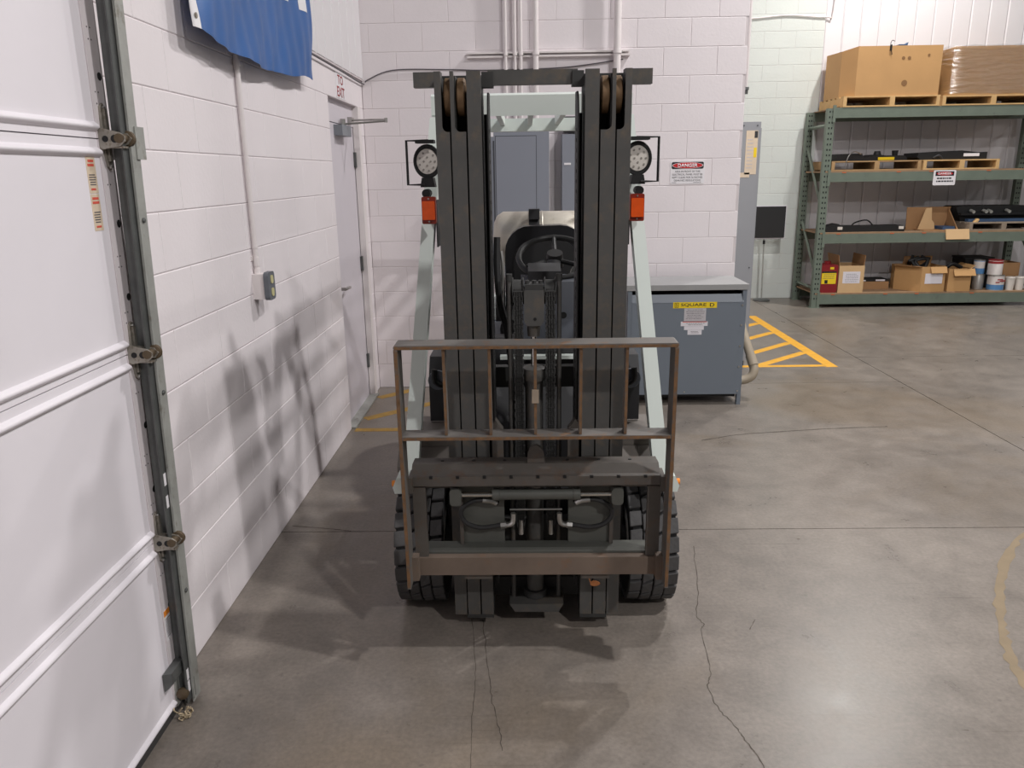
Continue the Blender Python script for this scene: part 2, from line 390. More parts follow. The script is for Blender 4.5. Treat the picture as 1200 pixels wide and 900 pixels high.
# ---- yellow painted keep-clear hatching
def stripe(a, b, w, m='floor_yellow', z=0.0012):
    a = Vector((a[0], a[1], 0)); b = Vector((b[0], b[1], 0)); d = (b-a).normalized(); n = Vector((-d.y, d.x, 0))*w/2
    P('painted_stripe', prism(nb(), [((a+n).x, (a+n).y), ((b+n).x, (b+n).y), ((b-n).x, (b-n).y), ((a-n).x, (a-n).y)], 'z', 0.0, z), m, floor, label='yellow painted floor stripe')
stripe((2.77, 6.90), (2.77, 9.52), 0.105); stripe((1.76, 6.955), (2.72, 6.955), 0.07)
for a, b in (((2.13, 6.98), (2.72, 7.50)), ((2.03, 7.33), (2.72, 7.95)), ((2.03, 7.87), (2.72, 8.50)), ((2.03, 8.42), (2.72, 9.05)), ((2.03, 8.95), (2.6, 9.46))): stripe(a, b, 0.085, z=0.001)
stripe((-1.22, 5.215), (0.7, 5.215), 0.07, 'worn_yellow')
for i in range(6):
    x = -1.20+i*0.42
    stripe((x-0.02 if i else -1.2, 5.27 if i else 5.47), (min(x+0.95, 0.72), 5.27+(min(x+0.95, 0.72)-x) if i else 5.47+0.83), 0.085, 'worn_yellow', z=0.001)
stripe((-1.2, 6.03), (-0.92, 6.30), 0.085, 'worn_yellow', z=0.001)

# ---- block walls
BM_CACHE = {}
def block_mesh(axis, sgn, ln, m):
    k = (axis, sgn, round(ln, 3), m)
    if k in BM_CACHE: return BM_CACHE[k]
    bm = nb(); h = 0.1002; l = ln/2-0.0012; c = 0.003; d = 0.0035
    A = [(-l, -h), (l, -h), (l, h), (-l, h)]; C = [(-l+c, -h+c), (l-c, -h+c), (l-c, h-c), (-l+c, h-c)]
    def mk(p, t): return (p[0], t, p[1]) if axis == 'y' else (t, p[0], p[1])
    a = [bm.verts.new(mk(p, -sgn*d)) for p in A]; b = [bm.verts.new(mk(p, -sgn*0.0016)) for p in A]; e = [bm.verts.new(mk(p, 0)) for p in C]
    for i in range(4):
        j = (i+1) % 4; bm.faces.new((a[i], a[j], b[j], b[i])); bm.faces.new((b[i], b[j], e[j], e[i]))
    bm.faces.new(e); bm.faces.new(a[::-1])
    bmesh.ops.recalc_face_normals(bm, faces=bm.faces)
    me = bpy.data.meshes.new('block'); bm.to_mesh(me); bm.free(); me.materials.append(MATS[m]); BM_CACHE[k] = me; return me
def blocks(parent, axis, at, sgn, u0, u1, k0, k1, phase, m='block_paint', hole=None):
    """concrete blocks of one wall face as single pieces; hole = (u0, u1, k1): opening in the first k1 courses"""
    for k in range(k0, k1):
        spans = [(u0, u1)]
        if hole and k < hole[2]: spans = [(u0, hole[0]), (hole[1], u1)]
        e = phase+(0.2032 if k % 2 else 0.0)
        for s0, s1 in spans:
            n = math.floor((s0-e)/0.4064); a = e+n*0.4064
            while a < s1-0.001:
                x0, x1 = max(a, s0), min(a+0.4064, s1); a += 0.4064
                if x1-x0 < 0.03: continue
                z = k*0.2032+0.1016; u = (x0+x1)/2
                link('block', block_mesh(axis, sgn, x1-x0, m), (u, at, z) if axis == 'y' else (at, u, z), parent)
D0, D1, DK = 5.235, 6.15, 11    # personnel door opening in the left wall
bm = nb(); xw = XL-0.003
box(bm, XL-0.20, xw, 2.2, D0, 0, 6.5); box(bm, XL-0.20, xw, D1, YB+0.2, 0, 6.5); box(bm, XL-0.20, xw, D0, D1, DK*0.2032, 6.5)
wl = P('wall_left', bm, 'block_joint', kind='structure'); wl['label'] = 'white painted concrete block wall beside the garage door'
blocks(wl, 'x', XL, 1, 2.2, YB, 0, 12, 0.05, hole=(D0, D1, DK))
wb = P('wall_back', B(XL, XR-0.003, YB+0.003, YB+0.2, 0, 6.5), 'block_joint', kind='structure'); wb['label'] = 'white painted concrete block wall behind the forklift'
blocks(wb, 'y', YB, -1, XL, XR, 0, 16, 1.057)
wr = P('wall_return', B(XR-0.2, XR-0.003, YB+0.2, YF+0.2, 0, 6.5), 'block_joint', kind='structure'); wr['label'] = 'white block wall running back beyond the transformer corner'
blocks(wr, 'x', XR, 1, YB, YF, 0, 16, YB+0.2032)
XS = 3.87
wf = P('wall_far', B(XR-0.2, XS, YF+0.003, YF+0.2, 0, 6.5), 'block_joint', kind='structure'); wf['label'] = 'pale block wall at the far end beside the pallet rack'
blocks(wf, 'y', YF, -1, XR, XS, 0, 20, 3.10, m='far_paint')
def siding(parent, axis, at, sgn, u0, u1, z0, z1, pitch=0.231):
    n = int((u1-u0)/pitch)+1; me = None
    for i in range(n):
        a = u0+i*pitch
        if a+pitch > u1+0.12: break
        prof = [(0.001, 0.0), (0.014, 0.013), (pitch-0.014, 0.013), (pitch-0.001, 0.0), (pitch-0.001, -0.006), (0.001, -0.006)]
        if me is None:
            bm = nb()
            pts = [(p[0]-pitch/2, sgn*p[1]) if axis == 'y' else (sgn*p[1], p[0]-pitch/2) for p in prof]
            prism(bm, pts, 'z', -(z1-z0)/2, (z1-z0)/2); bmesh.ops.recalc_face_normals(bm, faces=bm.faces)
            me = bpy.data.meshes.new('siding_panel'); bm.to_mesh(me); bm.free(); me.materials.append(MATS['siding_paint'])
        u = a+pitch/2
        link('siding_panel', me, (u, at, (z0+z1)/2) if axis == 'y' else (at, u, (z0+z1)/2), parent)
ws = P('wall_siding', B(XS, 17.0, YF+0.03, YF+0.2, 0, 6.5), 'siding_paint', kind='structure'); ws['label'] = 'white ribbed metal siding behind the pallet rack'
siding(ws, 'y', YF+0.02, -1, XS, 9.6, 0.0, 5.0)
siding(wl, 'x', XL-0.022+0.025, 1, 2.2, YB-0.02, 12*0.2032+0.012, 4.2)
P('ledge_flashing', B(XL-0.005, XL+0.012, 2.2, YB-0.005, 12*0.2032, 12*0.2032+0.012), 'block_joint', wl)
cl = P('ceiling', B(-1.6, 17.0, -5.0, 11.2, 6.5, 6.6), 'ceiling_paint', kind='structure')

# ---- sectional garage door
XD = -1.195
gd = thing('door_1', 'white sectional garage door with galvanised hinges', None, (XD-0.02, 0.46, 0), kind='structure')
GY0, GY1 = -1.37, 2.218
def lean(k): return lambda v: Vector((v.x+k*v.z, v.y, v.z))
DL, TLN = lean(0.011), lean(0.022)
joints = [0.02, 0.625, 1.235, 1.845, 2.455, 3.05]
def rib(zc, h=0.013, d=0.013, n=6):
    return [(XD+d*math.sin(math.pi*i/n), zc-h+2*h*i/n) for i in range(n+1)]
for i in range(5):
    a, b = joints[i]+0.0015, joints[i+1]-0.0015
    pr = [(XD, a)]
    pr += rib(a+(0.030 if i else 0.02))
    pr += rib(b-0.035)
    pr += [(XD, b), (XD-0.045, b), (XD-0.045, a)]
    P('door_panel', PR(pr, 'y', GY0, GY1), 'door_white', gd, smooth=True, ang=50, xf=DL)
    st = P('end_stile', B(XD-0.045, XD+0.003, GY1+0.0015, GY1+0.072, a, b), 'stile_white', gd, bev=0.002, xf=DL)
    bm = nb(); bm2 = nb()
    for f in (0.27, 0.62) if i else (0.6,):
        z = a+(b-a)*f
        lathe(bm, [(0.011, 0.0005), (0.011, 0.0012)], 'x', (XD+0.003, GY1+0.052, z), seg=14)
    for v in bm.verts: v.co.z = v.co.z
    P('stile_hole', bm, 'black', st, xf=DL)
    for f in (0.15, 0.2, 0.42, 0.47, 0.8):
        for yy in (0.02, 0.035): lathe(bm2, [(0.0022, 0.0), (0.0022, 0.001)], 'x', (XD+0.003, GY1+yy, a+(b-a)*f), seg=6)
    P('rivet', bm2, 'print_grey', st, kind='stuff', xf=DL)
P('bottom_seal', B(XD-0.05, XD+0.004, GY0, GY1+0.07, 0.0, 0.02), 'rubber_seal', gd, bev=0.004, xf=DL)
for z in joints[1:4]:
    y = GY1+0.035
    h = P('hinge', PR([(y-0.016, z+0.015), (y-0.012, z+0.085), (y+0.000, z+0.095), (y+0.012, z+0.085), (y+0.018, z+0.015), (y+0.02, z-0.02), (y+0.012, z-0.075), (y+0.004, z-0.085), (y-0.006, z-0.075), (y-0.018, z-0.02)], 'x', XD+0.003, XD+0.010), 'hinge_metal', gd, bev=0.0012, xf=DL)
    P('hinge_fold', B(XD+0.008, XD+0.017, y-0.006, y+0.006, z-0.06, z+0.08), 'hinge_metal', h, bev=0.002, xf=DL)
    P('hinge_barrel', CY((XD+0.014, y-0.02, z), (XD+0.014, y+0.028, z), 0.009, seg=12), 'hinge_metal', h, smooth=True, xf=DL)
    # roller carrier: wedge that stands off the hinge towards the track
    P('roller_carrier', PR([(XD+0.004, z-0.030), (XD+0.062, z-0.020), (XD+0.076, z-0.008), (XD+0.076, z+0.006), (XD+0.062, z+0.016), (XD+0.004, z+0.030)], 'y', y-0.032, y-0.027), 'hinge_metal', h, bev=0.001, xf=DL)
    P('roller_carrier', PR([(XD+0.004, z-0.024), (XD+0.070, z-0.016), (XD+0.082, z), (XD+0.070, z+0.014), (XD+0.004, z+0.024)], 'y', y-0.004, y+0.001), 'hinge_metal', h, bev=0.001, xf=DL)
    P('carrier_web', B(XD+0.010, XD+0.070, y-0.027, y-0.004, z-0.026, z-0.021), 'hinge_metal', h, xf=DL)
    bm = nb()
    for q, r_ in ((XD+0.022, 0.0085), (XD+0.048, 0.0105)): lathe(bm, [(r_, -0.001), (r_, 0.0)], 'y', (q, y-0.0321, z-0.001), seg=14)
    P('carrier_hole', bm, 'black', h, xf=DL)
    P('roller_tube', CY((XD+0.060, y-0.034, z), (XD+0.060, y+0.004, z), 0.013, seg=16), 'roller_brown', h, smooth=True, xf=DL)
    P('roller', LA([(0.012, 0), (0.022, 0.004), (0.022, 0.016), (0.012, 0.02)], 'y', (XD+0.064, y-0.002, z), seg=18), 'roller_brown', h, smooth=True, xf=DL)
    bm = nb()
    for zz in (z+0.082, z-0.074): lathe(bm, [(0.006, 0.0), (0.006, 0.004), (0.004, 0.006)], 'x', (XD+0.010, y, zz), seg=6)
    P('hinge_bolt', bm, 'steel', h, xf=DL)
# lift step, bottom bracket, stickers
lh = P('lift_handle', PR([(XD+0.003, 0.185), (XD+0.006, 0.185), (XD+0.034, 0.190), (XD+0.034, 0.150), (XD+0.030, 0.146), (XD+0.030, 0.184), (XD+0.006, 0.180), (XD+0.003, 0.150)], 'y', GY1-0.05, GY1+0.075), 'dark_galvanised', gd, xf=DL)
P('handle_end', PR([(XD+0.003, 0.185), (XD+0.034, 0.19), (XD+0.034, 0.15), (XD+0.02, 0.135), (XD+0.003, 0.12)], 'y', GY1-0.053, GY1-0.049), 'dark_galvanised', lh, xf=DL)
bb = P('bottom_bracket', B(XD+0.003, XD+0.008, GY1+0.01, GY1+0.07, 0.02, 0.14), 'galvanised', gd, bev=0.001, xf=DL)
P('bracket_arm', B(XD+0.003, XD+0.05, GY1+0.055, GY1+0.06, 0.03, 0.10), 'dark_galvanised', bb, xf=DL)
P('roller', LA([(0.012, 0), (0.02, 0.004), (0.02, 0.016), (0.012, 0.02)], 'y', (XD+0.03, GY1+0.0, 0.07), seg=18), 'roller_brown', bb, smooth=True, xf=DL)
P('bracket_stem', CY((XD+0.042, GY1+0.05, 0.07), (XD+0.042, GY1+0.06, 0.07), 0.006, seg=8), 'hinge_metal', bb, xf=DL)
for i, (z0, z1) in enumerate(((1.70, 1.797), (1.600, 1.698))):
    s = P('warning_sticker', B(XD, XD+0.0008, 2.145, 2.190, z0, z1), 'label_beige', gd, label='cream warning sticker with red and black print', xf=DL)
    scribble('right', XD+0.0008, 2.150, 2.185, z1-0.028, z1-0.006, 2, 'print_red', s, seed=i+3, fill=0.6, xf=DL)
    scribble('right', XD+0.0008, 2.150, 2.185, z0+0.02, z1-0.045, 5, 'print_grey', s, seed=i+5, xf=DL)
    scribble('right', XD+0.0008, 2.153, 2.182, z0+0.005, z0+0.017, 1, 'print_red', s, seed=i+8, xf=DL)
s = P('warning_sticker', B(XD+0.003, XD+0.0038, GY1+0.006, GY1+0.05, 0.27, 0.378), 'sign_white', gd, label='white warning sticker with orange band', xf=DL)
P('sticker_band', B(XD+0.0038, XD+0.0044, GY1+0.006, GY1+0.05, 0.358, 0.378), 'print_orange', s, xf=DL)
scribble('right', XD+0.0038, GY1+0.01, GY1+0.046, 0.28, 0.35, 8, 'print_grey', s, seed=12, xf=DL)
# ---- vertical track
tk = thing('door_track', 'galvanised vertical track and angle beside the garage door', 'door track', (-1.16, 2.27, 0))
TX, TA, TB, TC = -1.148, 2.232, 2.262, 2.318
def KT(name, bm, m, par=tk, **k): return P(name, bm, m, par, xf=TLN, **k)
KT('track_channel', PR([(TX-0.010, TA), (TX-0.004, TA-0.004), (TX-0.002, TA), (TX-0.004, TA+0.004), (TX-0.004, TB), (TX-0.045, TB), (TX-0.045, TB-0.003), (TX-0.010, TB-0.003)], 'z', 0.03, 3.2), 'dark_galvanised')
KT('mounting_angle', PR([(TX-0.004, TB+0.0005), (TX, TB+0.0005), (TX, TC), (TX-0.05, TC), (TX-0.05, TC-0.003), (TX-0.004, TC-0.003)], 'z', 0.012, 3.2), 'galvanised')
KT('track_lip', B(TX-0.0005, TX+0.006, TB-0.004, TB+0.004, 0.03, 3.2), 'galvanised')
for z in (0.30, 1.83, 0.78):
    b_ = KT('track_bracket', B(XL+0.001, TX-0.05, TC-0.004, TC, z-0.04, z+0.04), 'galvanised')
for z in (0.42, 1.1, 1.62): KT('bolt', LA([(0.008, 0), (0.008, 0.004), (0.005, 0.006)], 'x', (TX, TB+0.03, z), seg=6), 'dark_galvanised')
KT('bracket_plate', B(TX+0.0005, TX+0.004, TC-0.022, TC+0.03, 1.79, 1.88), 'galvanised')
for z in (0.83, 0.755, 0.13, 0.085): KT('track_slot', B(TX-0.0042, TX-0.0032, TA+0.009, TB-0.006, z-0.02, z+0.02), 'sign_white')
# frayed cord scrap at the foot of the track
bm = nb(); rd = random.Random(3)
for i in range(14):
    p = Vector((-1.15+rd.uniform(-.012, .012), 2.20+rd.uniform(-.012, .012), 0.004)); q = [p]
    for k in range(4): q.append(q[-1]+Vector((rd.uniform(-.012, .012), rd.uniform(-.014, .008), rd.uniform(-.002, .016))))
    for v in q: v.z = max(v.z, 0.003)
    tube(bm, q, 0.0022, seg=5, smooth=3)
tag(P('rope_scrap', bm, 'rope'), 'frayed scrap of pale cord on the floor below the door track', 'cord')

# ---- personnel door
d2 = thing('door_2', 'grey steel exit door with closer and lever handle', None, (XL-0.03, 5.69, 0), kind='structure')
leaf = P('door_leaf', B(XL-0.085, XL-0.04, D0+0.03, D1-0.045, 0.012, 2.085), 'door_grey', d2, bev=0.002)
P('door_frame', PR([(D0, 0.0), (D0, 2.2352), (D1, 2.2352), (D1, 0), (D1-0.045, 0), (D1-0.045, 2.09), (D0+0.03, 2.09), (D0+0.03, 0)], 'x', XL-0.1, XL-0.036), 'door_grey', d2)
P('frame_face', B(XL-0.04, XL+0.008, D1-0.045, D1+0.05, 0, 2.235), 'pipe_paint', d2, bev=0.003)
P('threshold', B(XL-0.10, XL+0.03, D0+0.005, D1-0.01, 0.0, 0.012), 'galvanised', d2, bev=0.003)
P('door_backing', B(XL-0.2, XL-0.11, D0, D1, 0, 2.235), 'body_dark', d2)
for z in (1.854, 1.078, 0.30):
    P('hinge', B(XL-0.042, XL-0.022, D1-0.075, D1-0.042, z-0.055, z+0.055), 'dark_galvanised', d2, bev=0.003)
    
hn = P('lever_rose', LA([(0.03, 0), (0.03, 0.008), (0.022, 0.014), (0.012, 0.016), (0.012, 0.05)], 'x', (XL-0.04, D0+0.09, 0.985), seg=20), 'steel', d2, smooth=True)
P('lever', TU([(XL+0.005, D0+0.09, 0.985), (XL+0.014, D0+0.11, 0.985), (XL+0.014, D0+0.17, 0.985), (XL+0.01, D0+0.21, 0.98), (XL-0.012, D0+0.215, 0.975)], 0.0095, seg=10, smooth=4), 'steel', hn, smooth=True)
P('lock_cylinder', LA([(0.016, 0), (0.016, 0.006)], 'x', (XL-0.04, D0+0.09, 1.05), seg=14), 'steel', d2)
clo = P('door_closer', B(XL-0.04, XL+0.02, 5.50, 5.78, 2.005, 2.075), 'box_grey', d2, bev=0.006)
bm = nb(); tube(bm, [(XL-0.01, 5.66, 2.085), (XL+0.28, 5.72, 2.105)], 0.007, seg=8); tube(bm, [(XL+0.28, 5.72, 2.115), (XL-0.02, 5.97, 2.13)], 0.007, seg=8)
P('closer_arm', bm, 'steel', clo, smooth=True)
P('arm_pivot', CY((XL-0.01, 5.66, 2.07), (XL-0.01, 5.66, 2.12), 0.018, seg=14), 'steel', clo, smooth=True)
P('arm_pivot', CY((XL+0.28, 5.72, 2.095), (XL+0.28, 5.72, 2.125), 0.012, seg=12), 'steel', clo, smooth=True)
P('arm_shoe', B(XL-0.04, XL-0.005, 5.93, 6.02, 2.11, 2.15), 'steel', clo, bev=0.003)

# ================================================================== WALL THINGS
es = thing('exit_sign', 'small white sign with red words over the exit door', 'sign', (XL, 5.6, 2.255))
P('sign_plate', B(XL, XL+0.003, 5.48, 5.74, 2.247, 2.405), 'sign_white', es)
lettering('TO', 'right', XL+0.003, 5.53, 5.69, 2.335, 2.395, 'exit_red', es, bold=0.02)
lettering('EXIT', 'right', XL+0.003, 5.50, 5.72, 2.255, 2.32, 'exit_red', es, bold=0.02)
# flag
fl = thing('flag', 'blue satin flag with white header hanging on the block wall', 'flag', (XL+0.03, 4.0, 2.25))
def flag_pt(s, t):      # s along wall 0..1, t up 0..1
    y = 2.985+s*1.645; zb = 2.262-0.045*math.sin(math.pi*min(1, s*1.05+0.02))+0.004*math.sin(s*23)
    z = zb+(3.4-zb)*t
    w = (1-t)**1.5
    f = 0.012*math.sin(s*7.5+1.2*t)+w*(0.013*math.sin(s*17-t*11+1.0)*(0.3+0.7*math.sin(s*4.2+0.5)**2)+0.005*math.sin(s*43-t*19)*math.sin(s*6+1)+0.003*math.sin(s*80+t*9))
    return Vector((XL+0.052+0.020*(1-t)+f, y+0.006*math.sin(t*9), z))
def sheet(fn, s0, s1, t0, t1, ns, nt_, th):
    bm = nb(); g = [[fn(s0+(s1-s0)*i/ns, t0+(t1-t0)*j/nt_) for j in range(nt_+1)] for i in range(ns+1)]
    A = [[bm.verts.new(p) for p in r_] for r_ in g]; C = [[bm.verts.new(p+Vector((-th, 0, 0))) for p in r_] for r_ in g]
    for i in range(ns):
        for j in range(nt_):
            bm.faces.new((A[i][j], A[i+1][j], A[i+1][j+1], A[i][j+1])); bm.faces.new((C[i][j], C[i][j+1], C[i+1][j+1], C[i+1][j]))
    for i in range(ns):
        bm.faces.new((A[i][0], C[i][0], C[i+1][0], A[i+1][0])); bm.faces.new((A[i][nt_], A[i+1][nt_], C[i+1][nt_], C[i][nt_]))
    for j in range(nt_):
        bm.faces.new((A[0][j], A[0][j+1], C[0][j+1], C[0][j])); bm.faces.new((A[ns][j], C[ns][j], C[ns][j+1], A[ns][j+1]))
    return bm
P('cloth', sheet(flag_pt, 0.028, 1, 0, 1, 110, 40, 0.002), 'blue_cloth', fl, smooth=True, ang=80)
P('header_band', sheet(flag_pt, 0, 0.027, 0, 1, 3, 40, 0.003), 'white_cloth', fl, smooth=True, ang=80)
def emb(s, t): return flag_pt(s, t)+Vector((0.002, 0, 0))
bm = nb()
eo = [(0.865, 0.338), (0.935, 0.332), (0.955, 0.40), (0.955, 0.62), (0.70, 0.62), (0.72, 0.50), (0.79, 0.44), (0.835, 0.40)]
bm = sheet(lambda s, t: emb(s, t), 0.875, 0.945, 0.285, 0.62, 8, 14, 0.001)
for v in bm.verts: pass
P('emblem', bm, 'white_cloth', fl, smooth=True, ang=80)
P('emblem', sheet(lambda s, t: emb(s-(0.62-t)*0.28, t), 0.82, 0.873, 0.305, 0.62, 6, 12, 0.001), 'white_cloth', fl, smooth=True, ang=80)
P('grommet', LA([(0.010, 0), (0.010, 0.003)], 'x', flag_pt(0.012, 0.035)+Vector((0.001, 0, 0)), seg=12), 'hinge_metal', fl)
# conduit with outlet
cd = thing('conduit', 'white painted conduit running down below the blue flag', 'conduit', (XL+0.016, 3.565, 1.32))
P('pipe', CY((XL+0.016, 3.565, 1.31), (XL+0.016, 3.565, 3.3), 0.0115, seg=14), 'pipe_paint', cd, smooth=True)
for z0, z1, r in ((1.31, 1.335, 0.016), (1.345, 1.385, 0.0145), (1.425, 1.435, 0.0135), (2.2, 2.225, 0.016)): P('coupling', CY((XL+0.016, 3.565, z0), (XL+0.016, 3.565, z1), r, seg=14), 'pipe_paint', cd, smooth=True)
P('conduit_strap', B(XL, XL+0.005, 3.54, 3.60, 1.37, 1.39), 'pipe_paint', cd)
ob = thing('outlet_box', 'white outlet box with grey duplex receptacle on the block wall', 'outlet', (XL, 3.565, 1.2))
P('box_body', B(XL, XL+0.055, 3.53, 3.60, 1.195, 1.31), 'pipe_paint', ob, bev=0.005, seg=2)
P('face_plate', PR(rrect(3.52, 3.61, 1.19, 1.318, 0.02), 'x', XL+0.055, XL+0.078), 'outlet_face', ob, bev=0.004, seg=2)
for z in (1.225, 1.283): P('receptacle', PR(rrect(3.55, 3.583, z-0.019, z+0.019, 0.012), 'x', XL+0.078, XL+0.081), 'outlet_ivory', ob)
# cable on the back wall, continued along the dark line at the ledge
cb = TU([(XL+0.02, 4.7, 2.425), (XL+0.02, 5.6, 2.42), (XL+0.018, YB-0.03, 2.415), (XL+0.05, YB-0.014, 2.445), (-1.0, YB-0.012, 2.512), (-0.6, YB-0.012, 2.51), (-0.28, YB-0.012, 2.50), (0.3, YB-0.012, 2.51), (0.75, YB-0.02, 2.56)], 0.005, seg=6, smooth=6)
tag(P('cable', cb, 'print_grey', smooth=True), 'thin grey cable strung along the corner of the block walls', 'cable')
# electrical panels
def epanel(label, x0, x1, z0, z1, depth, doorx=None):
    e = thing('electrical_panel', label, 'electrical panel', ((x0+x1)/2, YB, z0), 'grey electrical panels on the back wall')
    y = YB-depth
    P('cabinet_body', B(x0, x1, y, YB-0.001, z0, z1), 'panel_grey', e, bev=0.003)
    if doorx:
        dd = P('panel_door', B(doorx[0], doorx[1], y-0.006, y, z0+0.09, z1-0.08), 'panel_grey', e, bev=0.002)
        P('door_gap', B(doorx[0]-0.004, doorx[1]+0.004, y-0.001, y, z0+0.085, z1-0.075), 'panel_gap', dd)
    return e, y
e1, y1 = epanel('wide grey electrical panel under the group of conduits', -0.30, 0.185, 0.95, 2.09, 0.155, (-0.222, 0.085))
P('panel_slot', B(-0.243, -0.233, y1-0.004, y1, 1.1, 1.98), 'panel_gap', e1)
P('panel_tag', B(-0.262, -0.238, y1-0.002, y1, 2.01, 2.055), 'sign_white', e1)
e2, y2 = epanel('narrow grey electrical panel right of the wide one', 0.285, 0.62, 0.95, 2.02, 0.155)
P('name_plate', B(0.30, 0.352, y2-0.002, y2, 1.795, 1.81), 'sign_white', e2)
e3 = tag(P('junction_box', B(0.30, 0.62, YB-0.12, YB, 2.04, 2.15), 'body_dark', bev=0.003), 'dark junction box above the narrow electrical panel', 'junction box')
# strut and conduits
su = thing('strut_channel', 'horizontal steel strut carrying the wall conduits', 'strut', (0.19, YB, 2.58))
P('strut_rail', PR([(YB, 2.585), (YB, 2.625), (YB-0.04, 2.625), (YB-0.04, 2.612), (YB-0.036, 2.612), (YB-0.036, 2.621), (YB-0.004, 2.621), (YB-0.004, 2.589), (YB-0.036, 2.589), (YB-0.036, 2.598), (YB-0.04, 2.598), (YB-0.04, 2.585)], 'x', -0.43, 0.80), 'pipe_paint', su)
for x, r, zb, lb in ((-0.137, 0.011, 2.09, 'thin painted conduit, leftmost of the group behind the mast'), (-0.066, 0.011, 2.09, 'thin painted conduit second from the left behind the mast'), (-0.022, 0.012, 2.09, 'thin painted conduit third from the left behind the mast'), (0.09, 0.021, 2.09, 'thicker painted conduit right of the three thin ones'), (0.70, 0.027, 0.98, 'thickest painted conduit right of the mast, alone on the strut')):
    c_ = thing('conduit', lb, 'conduit', (x, YB-0.04-r, zb), 'conduits on the back wall')
    P('pipe', CY((x, YB-0.041-r, zb), (x, YB-0.041-r, 3.6), r, seg=14), 'pipe_paint', c_, smooth=True)
    P('pipe_clamp', CY((x, YB-0.041-r, 2.595), (x, YB-0.041-r, 2.618), r+0.006, seg=14), 'pipe_paint', c_, smooth=True)
    P('clamp_bolt', CY((x+r+0.008, YB-0.05-r, 2.606), (x+r+0.008, YB-0.03-r, 2.606), 0.006, seg=8), 'galvanised', c_)
    P('coupling', CY((x, YB-0.041-r, zb), (x, YB-0.041-r, zb+0.03), r+0.005, seg=14), 'pipe_paint', c_, smooth=True)
cc = thing('conduit', 'thin white conduit running up the end corner of the back wall', 'conduit', (XR+0.012, YB+0.03, 2.3))
P('pipe', CY((XR+0.014, YB+0.03, 2.32), (XR+0.014, YB+0.03, 3.4), 0.011, seg=12), 'pipe_paint', cc, smooth=True)
P('pipe_clamp', B(XR, XR+0.03, YB+0.01, YB+0.05, 2.33, 2.35), 'dark_galvanised', cc)
P('coupling', CY((XR+0.014, YB+0.03, 2.30), (XR+0.014, YB+0.03, 2.33), 0.015, seg=12), 'dark_galvanised', cc, smooth=True)
tag(P('cable', TU([(XR+0.015, YF-0.02, 3.60), (2.5, YF-0.015, 3.62), (2.93, YF-0.015, 3.61), (3.38, YF-0.015, 3.64), (3.86, YF-0.015, 3.61), (3.95, YF-0.03, 3.66), (3.98, YF-0.03, 4.2)], 0.008, seg=6, smooth=5), 'pipe_paint', smooth=True), 'pale cable strung across the top of the far block wall', 'cable')
# danger sign
ds = thing('danger_sign', 'white danger sign about keeping the electrical panel clear', 'sign', (1.275, YB, 1.64))
sy = YB-0.003
P('sign_plate', PR(rrect(1.141, 1.409, 1.639, 1.812, 0.01), 'y', sy, YB), 'sign_white', ds)
P('header_panel', PR(rrect(1.150, 1.400, 1.752, 1.805, 0.012), 'y', sy-0.0006, sy), 'sign_black', ds)
el = [(1.275+0.116*math.cos(t), 1.7785+0.022*math.sin(t)) for t in [2*math.pi*i/28 for i in range(28)]]
el2 = [(1.275+0.121*math.cos(t), 1.7785+0.0245*math.sin(t)) for t in [2*math.pi*i/28 for i in range(28)]]
P('header_oval', PR(el2, 'y', sy-0.0010, sy-0.0006), 'sign_white', ds); P('header_oval', PR(el, 'y', sy-0.0016, sy-0.0010), 'sign_red', ds)
lettering('DANGER', 'front', sy-0.0016, 1.197, 1.353, 1.765, 1.792, 'sign_white', ds, bold=0.03)
for i, (s, w) in enumerate((('AREA IN FRONT OF THIS', 0.098), ('ELECTRICAL PANEL MUST BE', 0.118), ('KEPT CLEAR FOR 36 INCHES', 0.118), ('OSHA-NEC REGULATIONS', 0.104))):
    z = 1.732-i*0.0225; lettering(s, 'front', sy, 1.275-w, 1.275+w, z-0.006, z+0.0075, 'sign_black', ds)
scribble('front', sy, 1.155, 1.19, 1.645, 1.653, 1, 'print_grey', ds, seed=4); scribble('front', sy, 1.32, 1.39, 1.645, 1.653, 1, 'print_grey', ds, seed=9)

# ================================================================== TRANSFORMER
tf = thing('transformer', 'grey floor-standing transformer cabinet with yellow maker label', 'transformer', (1.2, 5.98, 0))
tx0, tx1, ty0, ty1 = 0.755, 1.632, 5.75, 6.24
P('front_panel', B(tx0+0.03, tx1-0.012, ty0, ty0+0.02, 0.085, 0.792), 'trafo_grey', tf, bev=0.003)
P('louvre_lip', PR([(ty0-0.001, 0.794), (ty0+0.01, 0.794), (ty0+0.030, 0.850), (ty0+0.022, 0.852)], 'x', tx0+0.03, tx1-0.02), 'trafo_grey', tf)
P('side_panel', B(tx0, tx0+0.012, ty0+0.02, ty1, 0.085, 0.88), 'trafo_grey', tf); P('side_panel', B(tx1-0.012, tx1, ty0+0.02, ty1, 0.085, 0.88), 'trafo_grey', tf)
P('back_panel', B(tx0+0.012, tx1-0.012, ty1-0.012, ty1, 0.085, 0.88), 'trafo_grey', tf)
P('core_shroud', B(tx0+0.05, tx1-0.05, ty0+0.10, ty1-0.05, 0.10, 0.86), 'black', tf)
for x0, x1 in ((tx0, tx0+0.03), (tx1-0.03, tx1)): P('corner_post', B(x0, x1, ty0+0.003, ty0+0.04, 0.0, 0.885), 'trafo_grey', tf, bev=0.002)
for x0, x1 in ((tx0, tx0+0.03), (tx1-0.03, tx1)): P('corner_post', B(x0, x1, ty1-0.05, ty1-0.013, 0.0, 0.885), 'trafo_grey', tf, bev=0.002)
P('base_rail', B(tx0+0.03, tx1-0.03, ty0+0.06, ty0+0.10, 0.05, 0.09), 'body_dark', tf)
